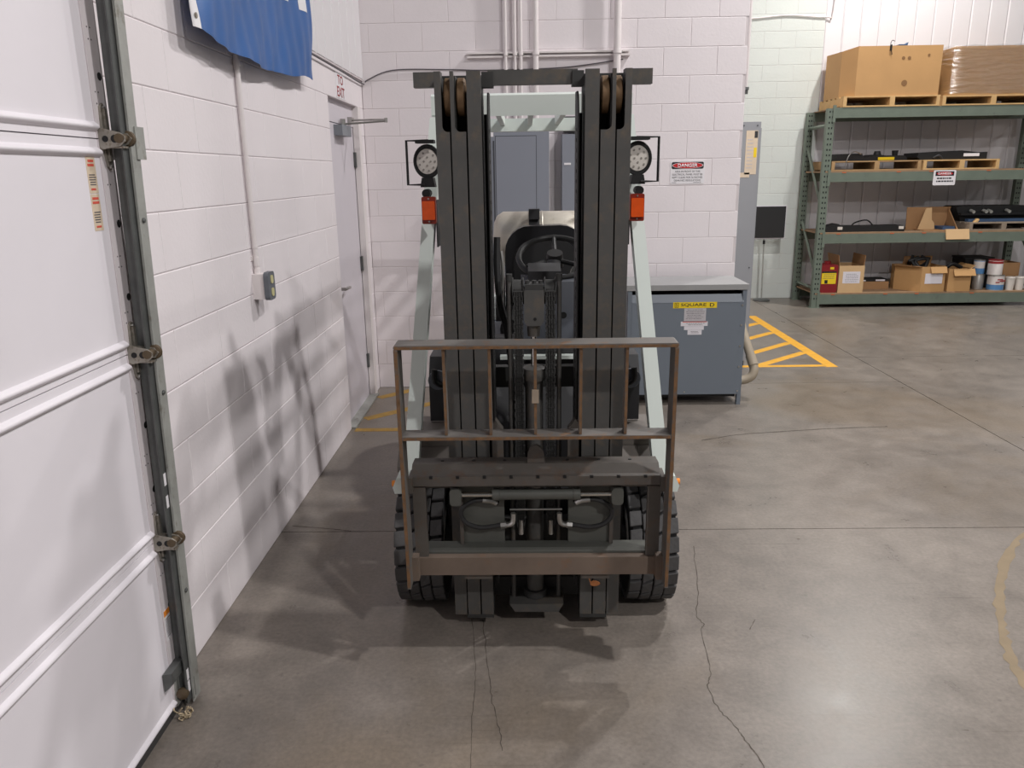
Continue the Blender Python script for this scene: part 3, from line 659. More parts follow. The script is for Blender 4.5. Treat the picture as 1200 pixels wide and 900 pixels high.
P('top_cover', B(tx0-0.012, tx1+0.012, ty0-0.006, ty1+0.01, 0.885, 0.925), 'trafo_top', tf, bev=0.006)
bm = nb()
for z in (0.77, 0.62, 0.46, 0.30, 0.11): lathe(bm, [(0.007, 0), (0.007, -0.005)], 'y', (tx1-0.03, ty0, z), seg=8)
for x in (0.95, 1.2): lathe(bm, [(0.006, 0), (0.006, -0.004)], 'y', (x, ty0, 0.105), seg=8)
P('panel_screw', bm, 'steel', tf)
lb = P('maker_label', B(1.09, 1.414, ty0-0.001, ty0, 0.752, 0.797), 'label_yellow', tf, label='yellow maker label with black lettering')
lettering('SQUARE', 'front', ty0-0.001, 1.148, 1.335, 0.762, 0.788, 'sign_black', lb, bold=0.012)
lettering('D', 'front', ty0-0.001, 1.362, 1.395, 0.762, 0.788, 'sign_black', lb, bold=0.012)
bm = nb()
for a in ((1.101, 1.131, 0.789, 0.792), (1.101, 1.131, 0.757, 0.760), (1.101, 1.104, 0.757, 0.792), (1.128, 1.131, 0.757, 0.792)): box(bm, a[0], a[1], ty0-0.0016, ty0-0.001, a[2], a[3])
P('emblem', bm, 'sign_black', lb); lettering('D', 'front', ty0-0.001, 1.109, 1.123, 0.765, 0.784, 'sign_black', lb, bold=0.012)
dl = P('rating_plate', B(1.174, 1.336, ty0-0.001, ty0, 0.655, 0.750), 'label_grey', tf); scribble('front', ty0-0.001, 1.185, 1.325, 0.665, 0.745, 6, 'print_grey', dl, fill=0.22, seed=21)
dl = P('warning_sticker', B(1.152, 1.352, ty0-0.001, ty0, 0.616, 0.650), 'label_paper', tf); P('sticker_band', B(1.165, 1.345, ty0-0.0016, ty0-0.001, 0.645, 0.650), 'print_red', dl); scribble('front', ty0-0.001, 1.19, 1.34, 0.62, 0.643, 2, 'print_grey', dl, fill=0.25, seed=23)
dl = P('paper_label', B(1.178, 1.325, ty0-0.001, ty0, 0.587, 0.615), 'label_paper', tf)
dl = P('paper_label', B(1.205, 1.31, ty0-0.001, ty0, 0.55, 0.586), 'label_paper', tf); scribble('front', ty0-0.001, 1.225, 1.29, 0.56, 0.58, 2, 'print_grey', dl, fill=0.3, seed=26)
fc = thing('flexible_conduit', 'beige flexible conduit looping into the side of the transformer', 'conduit', (1.74, 5.9, 0.1))
P('conduit_hose', TU([(1.66, 6.31, 0.80), (1.68, 6.2, 0.70), (1.70, 6.05, 0.52), (1.735, 5.94, 0.36), (1.757, 5.88, 0.26), (1.74, 5.86, 0.20), (1.69, 5.86, 0.17), (1.637, 5.86, 0.165)], 0.034, seg=14, smooth=6), 'flex_beige', fc, smooth=True)
P('conduit_fitting', CY((1.634, 5.86, 0.165), (1.655, 5.86, 0.166), 0.042, seg=14), 'galvanised', fc, smooth=True)
P('conduit_fitting', TU([(1.738, 5.93, 0.345), (1.755, 5.885, 0.275)], 0.039, seg=14), 'flex_beige', fc, smooth=True)

# ================================================================== TALL CABINET, SIGN STAND
tc = thing('switchgear_cabinet', 'tall grey switchgear cabinet with taped papers beyond the wall corner', 'cabinet', (1.85, 8.0, 0))
P('cabinet_body', B(XR+0.002, 2.005, 6.97, 9.3, 0.05, 2.13), 'cabinet_grey', tc, bev=0.004)
for i in range(3): P('cabinet_door', B(2.005, 2.02, 7.0+i*0.77, 7.74+i*0.77, 0.12, 2.08), 'cabinet_grey', tc, bev=0.003)
P('cabinet_plinth', B(XR+0.002, 1.99, 6.99, 9.28, 0.0, 0.05), 'body_dark', tc)
yy = 6.969
p_ = P('taped_paper', B(1.885, 1.985, yy-0.001, yy, 1.70, 2.06), 'label_beige', tc); P('yellow_sticker', B(1.955, 1.98, yy-0.002, yy-0.001, 1.84, 1.92), 'label_yellow', p_); P('dark_sticker', B(1.955, 1.982, yy-0.002, yy-0.001, 2.0, 2.055), 'body_dark', p_)
scribble('front', yy-0.001, 1.895, 1.95, 1.74, 2.0, 9, 'label_grey', p_, fill=0.3, seed=31)
P('taped_paper', B(1.80, 1.93, yy-0.001, yy, 1.675, 1.715), 'label_beige', tc)
P('conduit_stub', B(1.80, 1.86, 7.0, 7.06, 2.13, 2.17), 'dark_galvanised', tc, bev=0.004)
bm = nb(); 
for x, z in ((1.86, 2.1), (1.975, 2.1), (1.98, 0.9)): lathe(bm, [(0.006, 0), (0.006, -0.004)], 'y', (x, 6.97, z), seg=8)
P('cabinet_screw', bm, 'panel_gap', tc)
st = thing('sign_stand', 'black square board on a thin floor stand beside the far wall', 'sign stand', (3.235, 10.70, 0))
P('base_disc', LA([(0.11, 0), (0.11, 0.012), (0.09, 0.022), (0.02, 0.03)], 'z', (3.235, 10.70, 0), seg=24), 'dark_galvanised', st, smooth=True)
P('pole', CY((3.235, 10.70, 0.02), (3.215, 10.70, 0.85), 0.009, seg=10), 'galvanised', st, smooth=True)
P('pole_collar', CY((3.218, 10.70, 0.77), (3.217, 10.70, 0.82), 0.016, seg=10), 'black', st, smooth=True)
P('board', B(3.058, 3.470, 10.66, 10.675, 0.855, 1.265), 'black_sign', st)
P('board_frame', B(3.050, 3.482, 10.676, 10.69, 0.838, 1.275), 'label_paper', st)

# ================================================================== PALLET RACK
rk = thing('pallet_rack', 'green steel pallet rack standing against the far wall', 'rack', (5.1, 10.45, 0))
RF, RB = 10.05, 10.82
def post(x0, x1, y0, y1, z1=2.445):
    p = P('upright_post', B(x0, x1, y0, y1, 0.008, z1), 'rack_green', rk, bev=0.004)
    P('base_plate', B(x0-0.02, x1+0.02, y0-0.02, y1+0.02, 0, 0.008), 'rack_green', p)
    bm = nb(); z = 0.12
    while z < z1-0.03:
        for q in (0.32, 0.68):
            xx = x0+(x1-x0)*q; box(bm, xx-0.008, xx+0.008, y0-0.0012, y0+0.0, z-0.011, z+0.011)
        z += 0.0508*1.25
    P('post_slot', bm, 'rack_hole', p, kind='stuff')
    return p
for px0 in (3.685, 6.50):
    post(px0, px0+0.095, RF, RF+0.07); post(px0, px0+0.085, RB-0.07, RB)
    xm = px0+0.045
    def brace(a, b):
        P('brace', TU([(xm, RF+0.05, a), (xm, RB-0.05, b)], 0.021, seg=4), 'rack_green', rk)
    brace(0.24, 0.24); brace(2.25, 2.25); brace(0.40, 1.08); brace(1.98, 1.25) if False else brace(1.12, 0.45) if False else None
    brace(1.25, 2.0); brace(1.10, 1.0) if False else None
bx0, bx1 = 3.78, 6.50
LV = [(2.332, 2.45), (1.577, 1.690), (0.822, 0.940), (0.048, 0.172)]
for z0, z1 in LV:
    for y0, y1 in ((RF-0.005, RF+0.045), (RB-0.05, RB-0.0)):
        b_ = P('beam', B(bx0, bx1, y0, y1, z0, z1), 'rack_green', rk, bev=0.005)
        if y0 < 10.2:
            P('beam_bracket', B(bx0-0.03, bx0+0.004, y0-0.006, y0+0.02, z0-0.05, z1+0.03), 'rack_green', b_)
            if z1 < 2: 
                for xx in (3.95, 4.62, 5.02, 5.72): P('beam_clip', B(xx-0.025, xx+0.025, y0-0.004, y0+0.03, z1-0.006, z1+0.004), 'rack_orange', b_)
    if z1 < 2.2: P('shelf_deck', B(bx0-0.06, bx1, RF-0.003, RB, z1, z1+0.018), 'deck_wood', rk)
    else: P('shelf_deck', B(bx0-0.0, bx1, RF+0.01, RB, z1-0.006, z1+0.004), 'deck_wood', rk)
ZL = {1: 2.455, 2: 1.7085, 3: 0.9585, 4: 0.1905}

def pallet(label, x0, x1, y0, y1, z0, h, m='pallet_wood', group='wooden pallets on the rack', nst=3, skew=0.0):
    t = thing('pallet', label, 'pallet', ((x0+x1)/2, (y0+y1)/2, z0), group); tb = 0.016
    for i in range(nst):
        xs = x0+(x1-x0-0.04)*i/(nst-1); P('stringer', B(xs, xs+0.04+0.02*(i % 2), y0, y1, z0+tb, z0+h-tb), m, t)
    n = 6
    for i in range(n):
        ya = y0+(y1-y0-0.09)*i/(n-1); P('deck_board', B(x0-0.002, x1+0.002, ya, ya+0.09, z0+h-tb, z0+h), m, t)
    for i in range(3):
        ya = y0+(y1-y0-0.09)*i/2; P('bottom_board', B(x0-0.002, x1+0.002, ya, ya+0.09, z0, z0+tb), m, t)
    return t
pallet('pale pallet under the tall unwrapped cardboard bin', 3.86, 5.015, RF-0.01, 10.84, ZL[1], 0.125)
pallet('pale pallet under the film-wrapped cardboard bin', 5.05, 6.25, RF-0.01, 10.84, ZL[1], 0.115)
def shell(poly, z0, z1, th, bottom=True, jit=None):
    """open-topped cardboard wall following a plan polygon"""
    bm = nb(); n = len(poly); c = Vector((sum(p[0] for p in poly)/n, sum(p[1] for p in poly)/n, 0))
    inn = []
    for i in range(n):
        p, a, b = Vector((*poly[i], 0)), Vector((*poly[i-1], 0)), Vector((*poly[(i+1) % n], 0))
        d = ((p-a).normalized()+(p-b).normalized()); d = d.normalized() if d.length > 1e-4 else (p-c).normalized()
        q = p-d*th*1.3; inn.append((q.x, q.y))
    tops = [z1+(jit[i] if jit else 0) for i in range(n)]
    o0 = [bm.verts.new((*p, z0)) for p in poly]; o1 = [bm.verts.new((*p, tops[i])) for i, p in enumerate(poly)]
    i0 = [bm.verts.new((*p, z0+th)) for p in inn]; i1 = [bm.verts.new((*p, tops[i])) for i, p in enumerate(inn)]
    for i in range(n):
        j = (i+1) % n
        bm.faces.new((o0[i], o0[j], o1[j], o1[i])); bm.faces.new((i0[j], i0[i], i1[i], i1[j])); bm.faces.new((o1[i], o1[j], i1[j], i1[i]))
    bm.faces.new(o0[::-1]); bm.faces.new(i0); return bm
g1 = thing('cardboard_bin', 'tall open unwrapped cardboard bin on the rack top', 'box', (4.4, 10.45, ZL[1]+0.125), 'cardboard bins on the rack top')
P('bin_wall', shell([(3.99, RF), (4.99, RF+0.005), (5.0, 10.82), (3.9, 10.82), (3.855, 10.7), (3.86, 10.22)], ZL[1]+0.1255, 3.14, 0.012, jit=[0.0, 0.0, 0, 0, -0.02, -0.035]), 'cardboard', g1)
bm = nb()
for cx_, cz, r in ((4.53, 3.0, 0.02), (4.60, 3.0, 0.02), (4.57, 2.72, 0.035), (4.83, 3.03, 0.015)): lathe(bm, [(r, 0), (r, -0.0008)], 'y', (cx_, RF+0.0015, cz), seg=16)
P('stain_mark', bm, 'marker', g1)
g2 = thing('cardboard_bin', 'cardboard bin wrapped in shiny stretch film on the rack top', 'box', (5.6, 10.45, ZL[1]+0.115), 'cardboard bins on the rack top')
poly2 = [(5.13, RF), (6.22, RF+0.005), (6.22, 10.82), (5.06, 10.82), (5.045, 10.25)]
P('bin_wall', shell(poly2, ZL[1]+0.1155, 3.12, 0.012, jit=[0, 0, 0, 0, -0.03]), 'cardboard', g2)
bm = nb(); n = len(poly2); seg_u, seg_v = 10, 10
cxp = Vector((5.6, 10.45, 0)); rings = []
rd = random.Random(5)
for j in range(seg_v+1):
    z = ZL[1]+0.13+(3.135-ZL[1]-0.13)*j/seg_v; ring = []
    for i in range(n):
        a, b = Vector((*poly2[i], 0)), Vector((*poly2[(i+1) % n], 0))
        for k in range(seg_u):
            p = a.lerp(b, k/seg_u); d = (p-cxp).normalized(); p = p+d*(0.008+rd.uniform(0, 0.006)); ring.append(bm.verts.new((p.x, p.y, z+rd.uniform(-.01, .01))))
    rings.append(ring)
for j in range(seg_v):
    m_ = len(rings[0])
    for k in range(m_): bm.faces.new((rings[j][k], rings[j][(k+1) % m_], rings[j+1][(k+1) % m_], rings[j+1][k]))
P('film_wrap', bm, 'stretch_film', g2, smooth=True, ang=80)
t_ = thing('machine_part', 'blue-grey part poking out of the unwrapped cardboard bin', 'machine part', (4.55, 10.3, 2.6))
P('part_body', B(4.53, 4.63, 10.2, 10.3, 2.62, 3.175), 'tool_blue', t_, bev=0.01); P('part_tip', PR([(4.60, 3.17), (4.645, 3.20), (4.635, 3.15)], 'y', 10.22, 10.28), 'tool_blue', t_)
t_ = thing('wire', 'bent dark wire hanging over the edge of the unwrapped bin', 'wire', (4.37, RF, 3.0))
P('wire_strand', TU([(4.44, RF+0.08, 3.2), (4.40, RF+0.05, 3.205), (4.365, RF+0.01, 3.17), (4.368, RF-0.006, 3.12), (4.385, RF-0.006, 3.04)], 0.004, seg=6, smooth=5), 'black', t_, smooth=True)
P('wire_clip', B(4.355, 4.378, RF-0.012, RF-0.001, 3.085, 3.15), 'black', t_)

# level two
pallet('worn pallet carrying the black part with the yellow tag', 3.79, 4.885, RF+0.0, 10.7, ZL[2], 0.118, 'pallet_dark')
pallet('pale pallet carrying the black cover with the white label', 4.915, 5.84, RF+0.0, 10.7, ZL[2], 0.118)
z = ZL[2]+0.1185
m1 = thing('machine_part', 'black machine part with a yellow tag on the worn pallet', 'machine part', (4.33, 10.3, z))
P('part_body', PR([(3.9, z), (3.9, z+0.085), (4.2, z+0.09), (4.22, z+0.04), (4.3, z+0.05), (4.4, z+0.075), (4.5, z+0.06), (4.72, z+0.06), (4.76, z+0.03), (4.76, z)], 'y', RF+0.12, RF+0.5), 'black', m1, bev=0.008)
P('part_knob', CY((4.42, RF+0.2, z+0.06), (4.42, RF+0.2, z+0.115), 0.05, 0.035, seg=14), 'black', m1, smooth=True); P('part_knob', CY((4.64, RF+0.2, z+0.05), (4.64, RF+0.2, z+0.12), 0.03, 0.04, seg=14), 'black', m1, smooth=True)
P('yellow_tag', B(4.40, 4.60, RF+0.113, RF+0.119, z+0.005, z+0.04), 'label_yellow', m1)
P('strap', TU([(4.18, RF+0.1, z+0.08), (4.08, RF+0.06, z+0.11), (3.99, RF+0.0, z+0.06), (3.95, RF-0.01, z-0.06)], 0.006, seg=6, smooth=6), 'steel', m1, smooth=True)
m2 = thing('machine_part', 'long black cover with a white label on the pale pallet', 'machine part', (5.3, 10.3, z))
P('part_body', PR([(4.86, z+0.03), (4.87, z+0.085), (5.2, z+0.10), (5.4, z+0.105), (5.6, z+0.08), (5.71, z+0.085), (5.71, z), (4.9, z)], 'y', RF+0.06, RF+0.45), 'black', m2, bev=0.01)
P('white_label', B(5.42, 5.61, RF+0.052, RF+0.059, z+0.035, z+0.07), 'sign_white', m2); P('part_lever', TU([(5.05, RF+0.05, z+0.02), (5.10, RF+0.02, z+0.05), (5.15, RF+0.03, z+0.01)], 0.012, seg=8, smooth=4), 'body_dark', m2, smooth=True)
rs = thing('danger_sign', 'small white danger sign hung on the rack beam', 'sign', (5.18, RF-0.01, 1.52))
P('sign_plate', PR(rrect(5.045, 5.318, 1.52, 1.70, 0.015), 'y', RF-0.018, RF-0.0125), 'sign_white', rs)
P('header_panel', B(5.068, 5.295, RF-0.0186, RF-0.018, 1.632, 1.685), 'sign_black', rs); el = [(5.181+0.10*math.cos(t), 1.6585+0.021*math.sin(t)) for t in [2*math.pi*i/20 for i in range(20)]]
P('header_oval', PR(el, 'y', RF-0.0196, RF-0.0186), 'sign_red', rs); lettering('DANGER', 'front', RF-0.0196, 5.10, 5.262, 1.645, 1.672, 'sign_white', rs, bold=0.03)
scribble('front', RF-0.018, 5.075, 5.30, 1.55, 1.62, 2, 'sign_black', rs, fill=0.5, seed=41)

# level three
z = ZL[3]
m3 = thing('machine_part', 'long low black part with pale end caps on the middle shelf', 'machine part', (4.3, 10.25, z))
P('part_body', PR([(3.80, z), (3.80, z+0.05), (3.86, z+0.07), (3.97, z+0.10), (4.0, z+0.075), (4.3, z+0.07), (4.78, z+0.075), (4.80, z+0.06), (4.80, z)], 'y', RF+0.06, RF+0.30), 'black', m3, bev=0.008)
P('cable_loop', TU([(4.14, RF+0.1, z+0.07), (4.2, RF+0.12, z+0.115), (4.35, RF+0.15, z+0.14), (4.43, RF+0.15, z+0.08)], 0.009, seg=6, smooth=5), 'black', m3, smooth=True)
for xx in (3.985, 4.755): P('end_cap', B(xx-0.03, xx+0.03, RF+0.05, RF+0.07, z+0.03, z+0.065), 'tub_white', m3, bev=0.006)
pallet('grey weathered pallet at the right of the middle shelf', 5.585, 6.42, RF+0.005, 10.75, z, 0.10, 'pallet_old')
zz = z+0.1005
m4 = thing('machine_part', 'wide black rail assembly on the grey weathered pallet', 'machine part', (5.95, 10.3, zz))
P('part_body', PR([(5.59, zz), (5.52, zz+0.17), (5.56, zz+0.19), (6.42, zz+0.19), (6.42, zz)], 'y', RF+0.25, RF+0.6), 'black', m4, bev=0.008)
P('front_rail', B(5.62, 6.42, RF+0.12, RF+0.2, zz, zz+0.035), 'tool_blue', m4, bev=0.004); P('upper_rail', B(5.55, 6.42, RF+0.17, RF+0.24, zz+0.08, zz+0.11), 'black_gloss', m4, bev=0.004)
for xx in (5.70, 5.86, 5.92, 6.15): P('rail_fitting', CY((xx, RF+0.16, zz+0.12), (xx, RF+0.24, zz+0.135), 0.02, seg=10), 'galvanised', m4, smooth=True)
P('wood_wedge', PR([(5.66, zz), (5.70, zz+0.045), (5.71, zz+0.03), (5.69, zz)], 'y', RF+0.03, RF+0.1), 'pallet_wood', m4)
ob_ = thing('cardboard_box', 'tipped open cardboard box with its flap over the middle shelf edge', 'box', (5.25, 10.3, z), 'cartons on the lower shelves')
P('box_side', PR([(4.92, z+0.285), (5.19, z+0.285), (5.20, z+0.19), (5.27, z+0.03), (5.24, z), (4.93, z)], 'y', RF+0.30, RF+0.312), 'cardboard_dark', ob_)
P('box_side', PR([(5.19, z+0.285), (5.50, z+0.285), (5.44, z+0.04), (5.27, z+0.03), (5.20, z+0.19)], 'y', RF+0.34, RF+0.352), 'cardboard_dark', ob_)
P('box_wall', PR([(5.03, z), (5.25, z), (5.235, z+0.09), (5.20, z+0.13), (5.185, z+0.283), (5.115, z+0.275)], 'y', RF+0.20, RF+0.208), 'cardboard_pale', ob_)
P('box_wall', PR([(RF+0.35, z+0.285), (RF+0.35, z+0.0), (RF+0.04, z+0.0)], 'x', 5.46, 5.472), 'cardboard_dark', ob_)
P('box_bottom', B(5.03, 5.46, RF+0.02, RF+0.34, z, z+0.01), 'cardboard_dark', ob_)
P('box_flap', PR([(RF+0.01, z+0.022), (RF-0.012, z+0.024), (RF-0.05, z-0.10), (RF-0.04, z-0.104)], 'x', 5.285, 5.575), 'cardboard_pale', ob_)
P('box_content', B(5.29, 5.44, RF+0.08, RF+0.3, z+0.0105, z+0.05), 'tool_blue', ob_, bev=0.004)

# bottom level
z = ZL[4]
dr = thing('chemical_jug', 'dark red jug with a yellow label beside the rack post', 'jug', (3.9, RF+0.15, z))
P('jug_body', PR(rrect(3.79, 4.005, z, z+0.36, 0.03), 'y', RF+0.03, RF+0.25), 'red_plastic', dr, bev=0.01, seg=2, smooth=True)
P('jug_cap', CY((3.90, RF+0.14, z+0.36), (3.90, RF+0.14, z+0.395), 0.04, seg=16), 'red_plastic', dr, smooth=True)
lb = P('jug_label', B(3.80, 3.985, RF+0.0285, RF+0.0298, z+0.115, z+0.275), 'label_yellow', dr); P('label_band', B(3.80, 3.985, RF+0.0275, RF+0.0285, z+0.255, z+0.275), 'sign_black', lb); P('label_mark', B(3.84, 3.88, RF+0.0275, RF+0.0285, z+0.12, z+0.165), 'sign_black', lb)
scribble('front', RF+0.0285, 3.81, 3.975, z+0.175, z+0.245, 3, 'print_grey', lb, fill=0.25, seed=51); P('jug_sticker', B(3.90, 3.95, RF+0.0285, RF+0.0298, z+0.30, z+0.33), 'label_yellow', dr)
def carton(label, x0, x1, y0, y1, z0, z1, m, flaps=(), skew=0.0):
    t = thing('cardboard_box', label, 'box', ((x0+x1)/2, (y0+y1)/2, z0), 'cartons on the lower shelves'); th = 0.006
    P('box_wall', shell([(x0, y0), (x1, y0+skew), (x1, y1), (x0, y1)], z0, z1, th), m, t)
    for f in flaps:
        if f[0] == 'x': P('box_flap', PR([(f[1], z1), (f[1]+0.006, z1), (f[1]+f[3]+0.006, z1+f[2]), (f[1]+f[3], z1+f[2])], 'y', y0+0.01, y1-0.01), f[4] if len(f) > 4 else m, t)
        else: P('box_flap', PR([(y0, z1), (y0-0.005, z1), (y0-f[3]-0.005, z1+f[2]), (y0-f[3], z1+f[2])], 'x', f[4] if len(f) > 4 else x0+0.005, f[5] if len(f) > 5 else x1-0.005), f[1], t)
    return t
c1 = carton('open pale cardboard box with a white label next to the red jug', 4.015, 4.335, RF+0.02, RF+0.42, z, z+0.345, 'cardboard_pale', (('x', 4.015, 0.135, -0.02, 'cardboard_dark'), ('x', 4.325, 0.13, 0.01, 'cardboard_dark')))
lb = P('white_label', B(4.066, 4.285, RF+0.0188, RF+0.0198, z+0.12, z+0.27), 'label_paper', c1); scribble('front', RF+0.0188, 4.09, 4.27, z+0.13, z+0.25, 5, 'print_grey', lb, fill=0.2, seed=61)
t_ = thing('cardboard_tray', 'shallow cardboard tray of parts behind the pale box', 'box', (4.6, RF+0.35, z))
P('tray_wall', shell([(4.40, RF+0.30), (4.79, RF+0.30), (4.79, RF+0.55), (4.40, RF+0.55)], z, z+0.10, 0.006), 'cardboard_dark', t_); P('tray_content', B(4.41, 4.78, RF+0.32, RF+0.54, z+0.008, z+0.13), 'black', t_, bev=0.02)
P('tray_tag', B(4.62, 4.74, RF+0.31, RF+0.318, z+0.105, z+0.125), 'label_paper', t_); P('tray_tag', B(4.42, 4.49, RF+0.31, RF+0.318, z+0.105, z+0.12), 'label_paper', t_)
c2 = thing('cardboard_box', 'wide open cardboard box with a white label and dark contents', 'box', (5.1, RF+0.25, z), 'cartons on the lower shelves')
P('box_wall', shell([(5.06, RF+0.0), (5.365, RF+0.01), (5.37, RF+0.42), (4.86, RF+0.42), (4.85, RF+0.30)], z, z+0.32, 0.006), 'cardboard', c2)
P('box_flap', PR([(RF+0.0, z+0.32), (RF-0.006, z+0.32), (RF-0.045, z+0.245), (RF-0.04, z+0.24)], 'x', 5.16, 5.36), 'cardboard', c2)
P('box_flap', PR([(5.06, RF+0.005), (4.85, RF+0.305), (4.80, RF+0.28), (5.02, RF-0.01)], 'z', z+0.32, z+0.325), 'cardboard_dark', c2)
P('box_flap', PR([(RF+0.42, z+0.32), (RF+0.426, z+0.32), (RF+0.40, z+0.42), (RF+0.394, z+0.42)], 'x', 5.0, 5.37), 'cardboard_dark', c2)
lb = P('white_label', B(5.105, 5.325, RF-0.0008+0.003, RF+0.004, z+0.105, z+0.235), 'label_paper', c2)
for v in lb.data.vertices: v.co.y -= 0.004
bm = nb(); rd = random.Random(8)
for i in range(7):
    xx = rd.uniform(4.98, 5.3); tube(bm, [(xx, RF+0.2+rd.uniform(-.1, .15), z+0.28), (xx+rd.uniform(-.1, .1), RF+0.2, z+0.38), (xx+rd.uniform(-.15, .15), RF+0.22, z+0.40+rd.uniform(0, .05))], 0.02, seg=6, smooth=3)
P('box_content', bm, 'black', c2)
P('box_filler', B(4.92, 5.35, RF+0.03, RF+0.40, z+0.01, z+0.29), 'black', c2) if False else None
c3 = carton('square cardboard box with a front flap folded down, beside the cans', 5.41, 5.70, RF+0.02, RF+0.40, z, z+0.29, 'cardboard', (('y', 'cardboard', -0.085, 0.05, 5.46, 5.73), ('x', 5.69, 0.04, 0.05)))
P('box_content', TU([(5.46, RF+0.2, z+0.28), (5.52, RF+0.18, z+0.33), (5.60, RF+0.2, z+0.31), (5.66, RF+0.2, z+0.28)], 0.025, seg=8, smooth=4), 'black', c3, smooth=True)
def can(label, x, y, z0, r, h, body, band=None, lid='can_metal'):
    t = thing('paint_can', label, 'can', (x, y, z0), 'cans at the right of the bottom shelf')
    P('can_body', LA([(r, 0), (r, h*0.98), (r*0.97, h)], 'z', (x, y, z0), seg=24), body, t, smooth=True)
    P('can_lid', LA([(r*1.01, 0), (r*1.01, 0.008), (r*0.93, 0.008), (r*0.93, 0.004)], 'z', (x, y, z0+h), seg=24), lid, t, smooth=True)
    P('can_rim', LA([(r*1.012, 0), (r*1.012, 0.008)], 'z', (x, y, z0), seg=24), 'can_metal', t, smooth=True)
    if band: P('can_label', LA([(r*1.004, 0), (r*1.004, h*band[1])], 'z', (x, y, z0+h*band[2]), seg=24), band[0], t, smooth=True)
    return t
can('large white and blue can with red print, front of the cans', 6.075, RF+0.12, z, 0.098, 0.185, 'can_white', ('can_blue', 0.35, 0.05))
k = can('white can with a red lid stacked on the large blue one', 6.045, RF+0.12, z+0.194, 0.086, 0.185, 'can_white', ('can_red', 0.16, 0.8), 'can_red')
can('small dull metal can left of the large blue can', 5.905, RF+0.22, z, 0.068, 0.185, 'can_metal')
can('blue can stacked on the small dull metal can', 5.895, RF+0.22, z+0.194, 0.065, 0.175, 'can_blue', ('can_white', 0.5, 0.45))
bm = nb()
for i, (u, v, w) in enumerate(((6.02, 0.10, 0.05), (6.07, 0.115, 0.05), (6.04, 0.135, 0.07), (6.11, 0.12, 0.03))): box(bm, u, u+w, RF+0.0195, RF+0.0215, z+v, z+v+0.014)
o_ = P('can_print', bm, 'can_red', bpy.data.objects['paint_can']); 
for i, (xx, lbl) in enumerate(((6.25, 'white plastic tub right of the large blue can'), (6.37, 'white plastic tub at the right end of the bottom shelf'))):
    t_ = thing('plastic_tub', lbl, 'tub', (xx, RF+0.1, z), 'plastic tubs on the bottom shelf')
    P('tub_body', LA([(0.046, 0), (0.056, 0.15)], 'z', (xx, RF+0.10, z), seg=22), 'tub_white', t_, smooth=True); P('tub_lid', LA([(0.06, 0), (0.06, 0.014), (0.054, 0.02)], 'z', (xx, RF+0.10, z+0.15), seg=22), 'tub_white', t_, smooth=True)
carton('small cardboard box standing behind the white tubs', 6.20, 6.42, RF+0.22, RF+0.5, z, z+0.335, 'cardboard_dark')
t_ = thing('crate', 'black crate behind the stacked cans', 'crate', (5.87, RF+0.5, z)); P('crate_wall', shell([(5.775, RF+0.34), (6.14, RF+0.34), (6.14, RF+0.66), (5.775, RF+0.66)], z, z+0.39, 0.012), 'black', t_)
P('crate_lip', shell([(5.765, RF+0.33), (6.15, RF+0.33), (6.15, RF+0.67), (5.765, RF+0.67)], z+0.375, z+0.395, 0.02), 'black', t_)
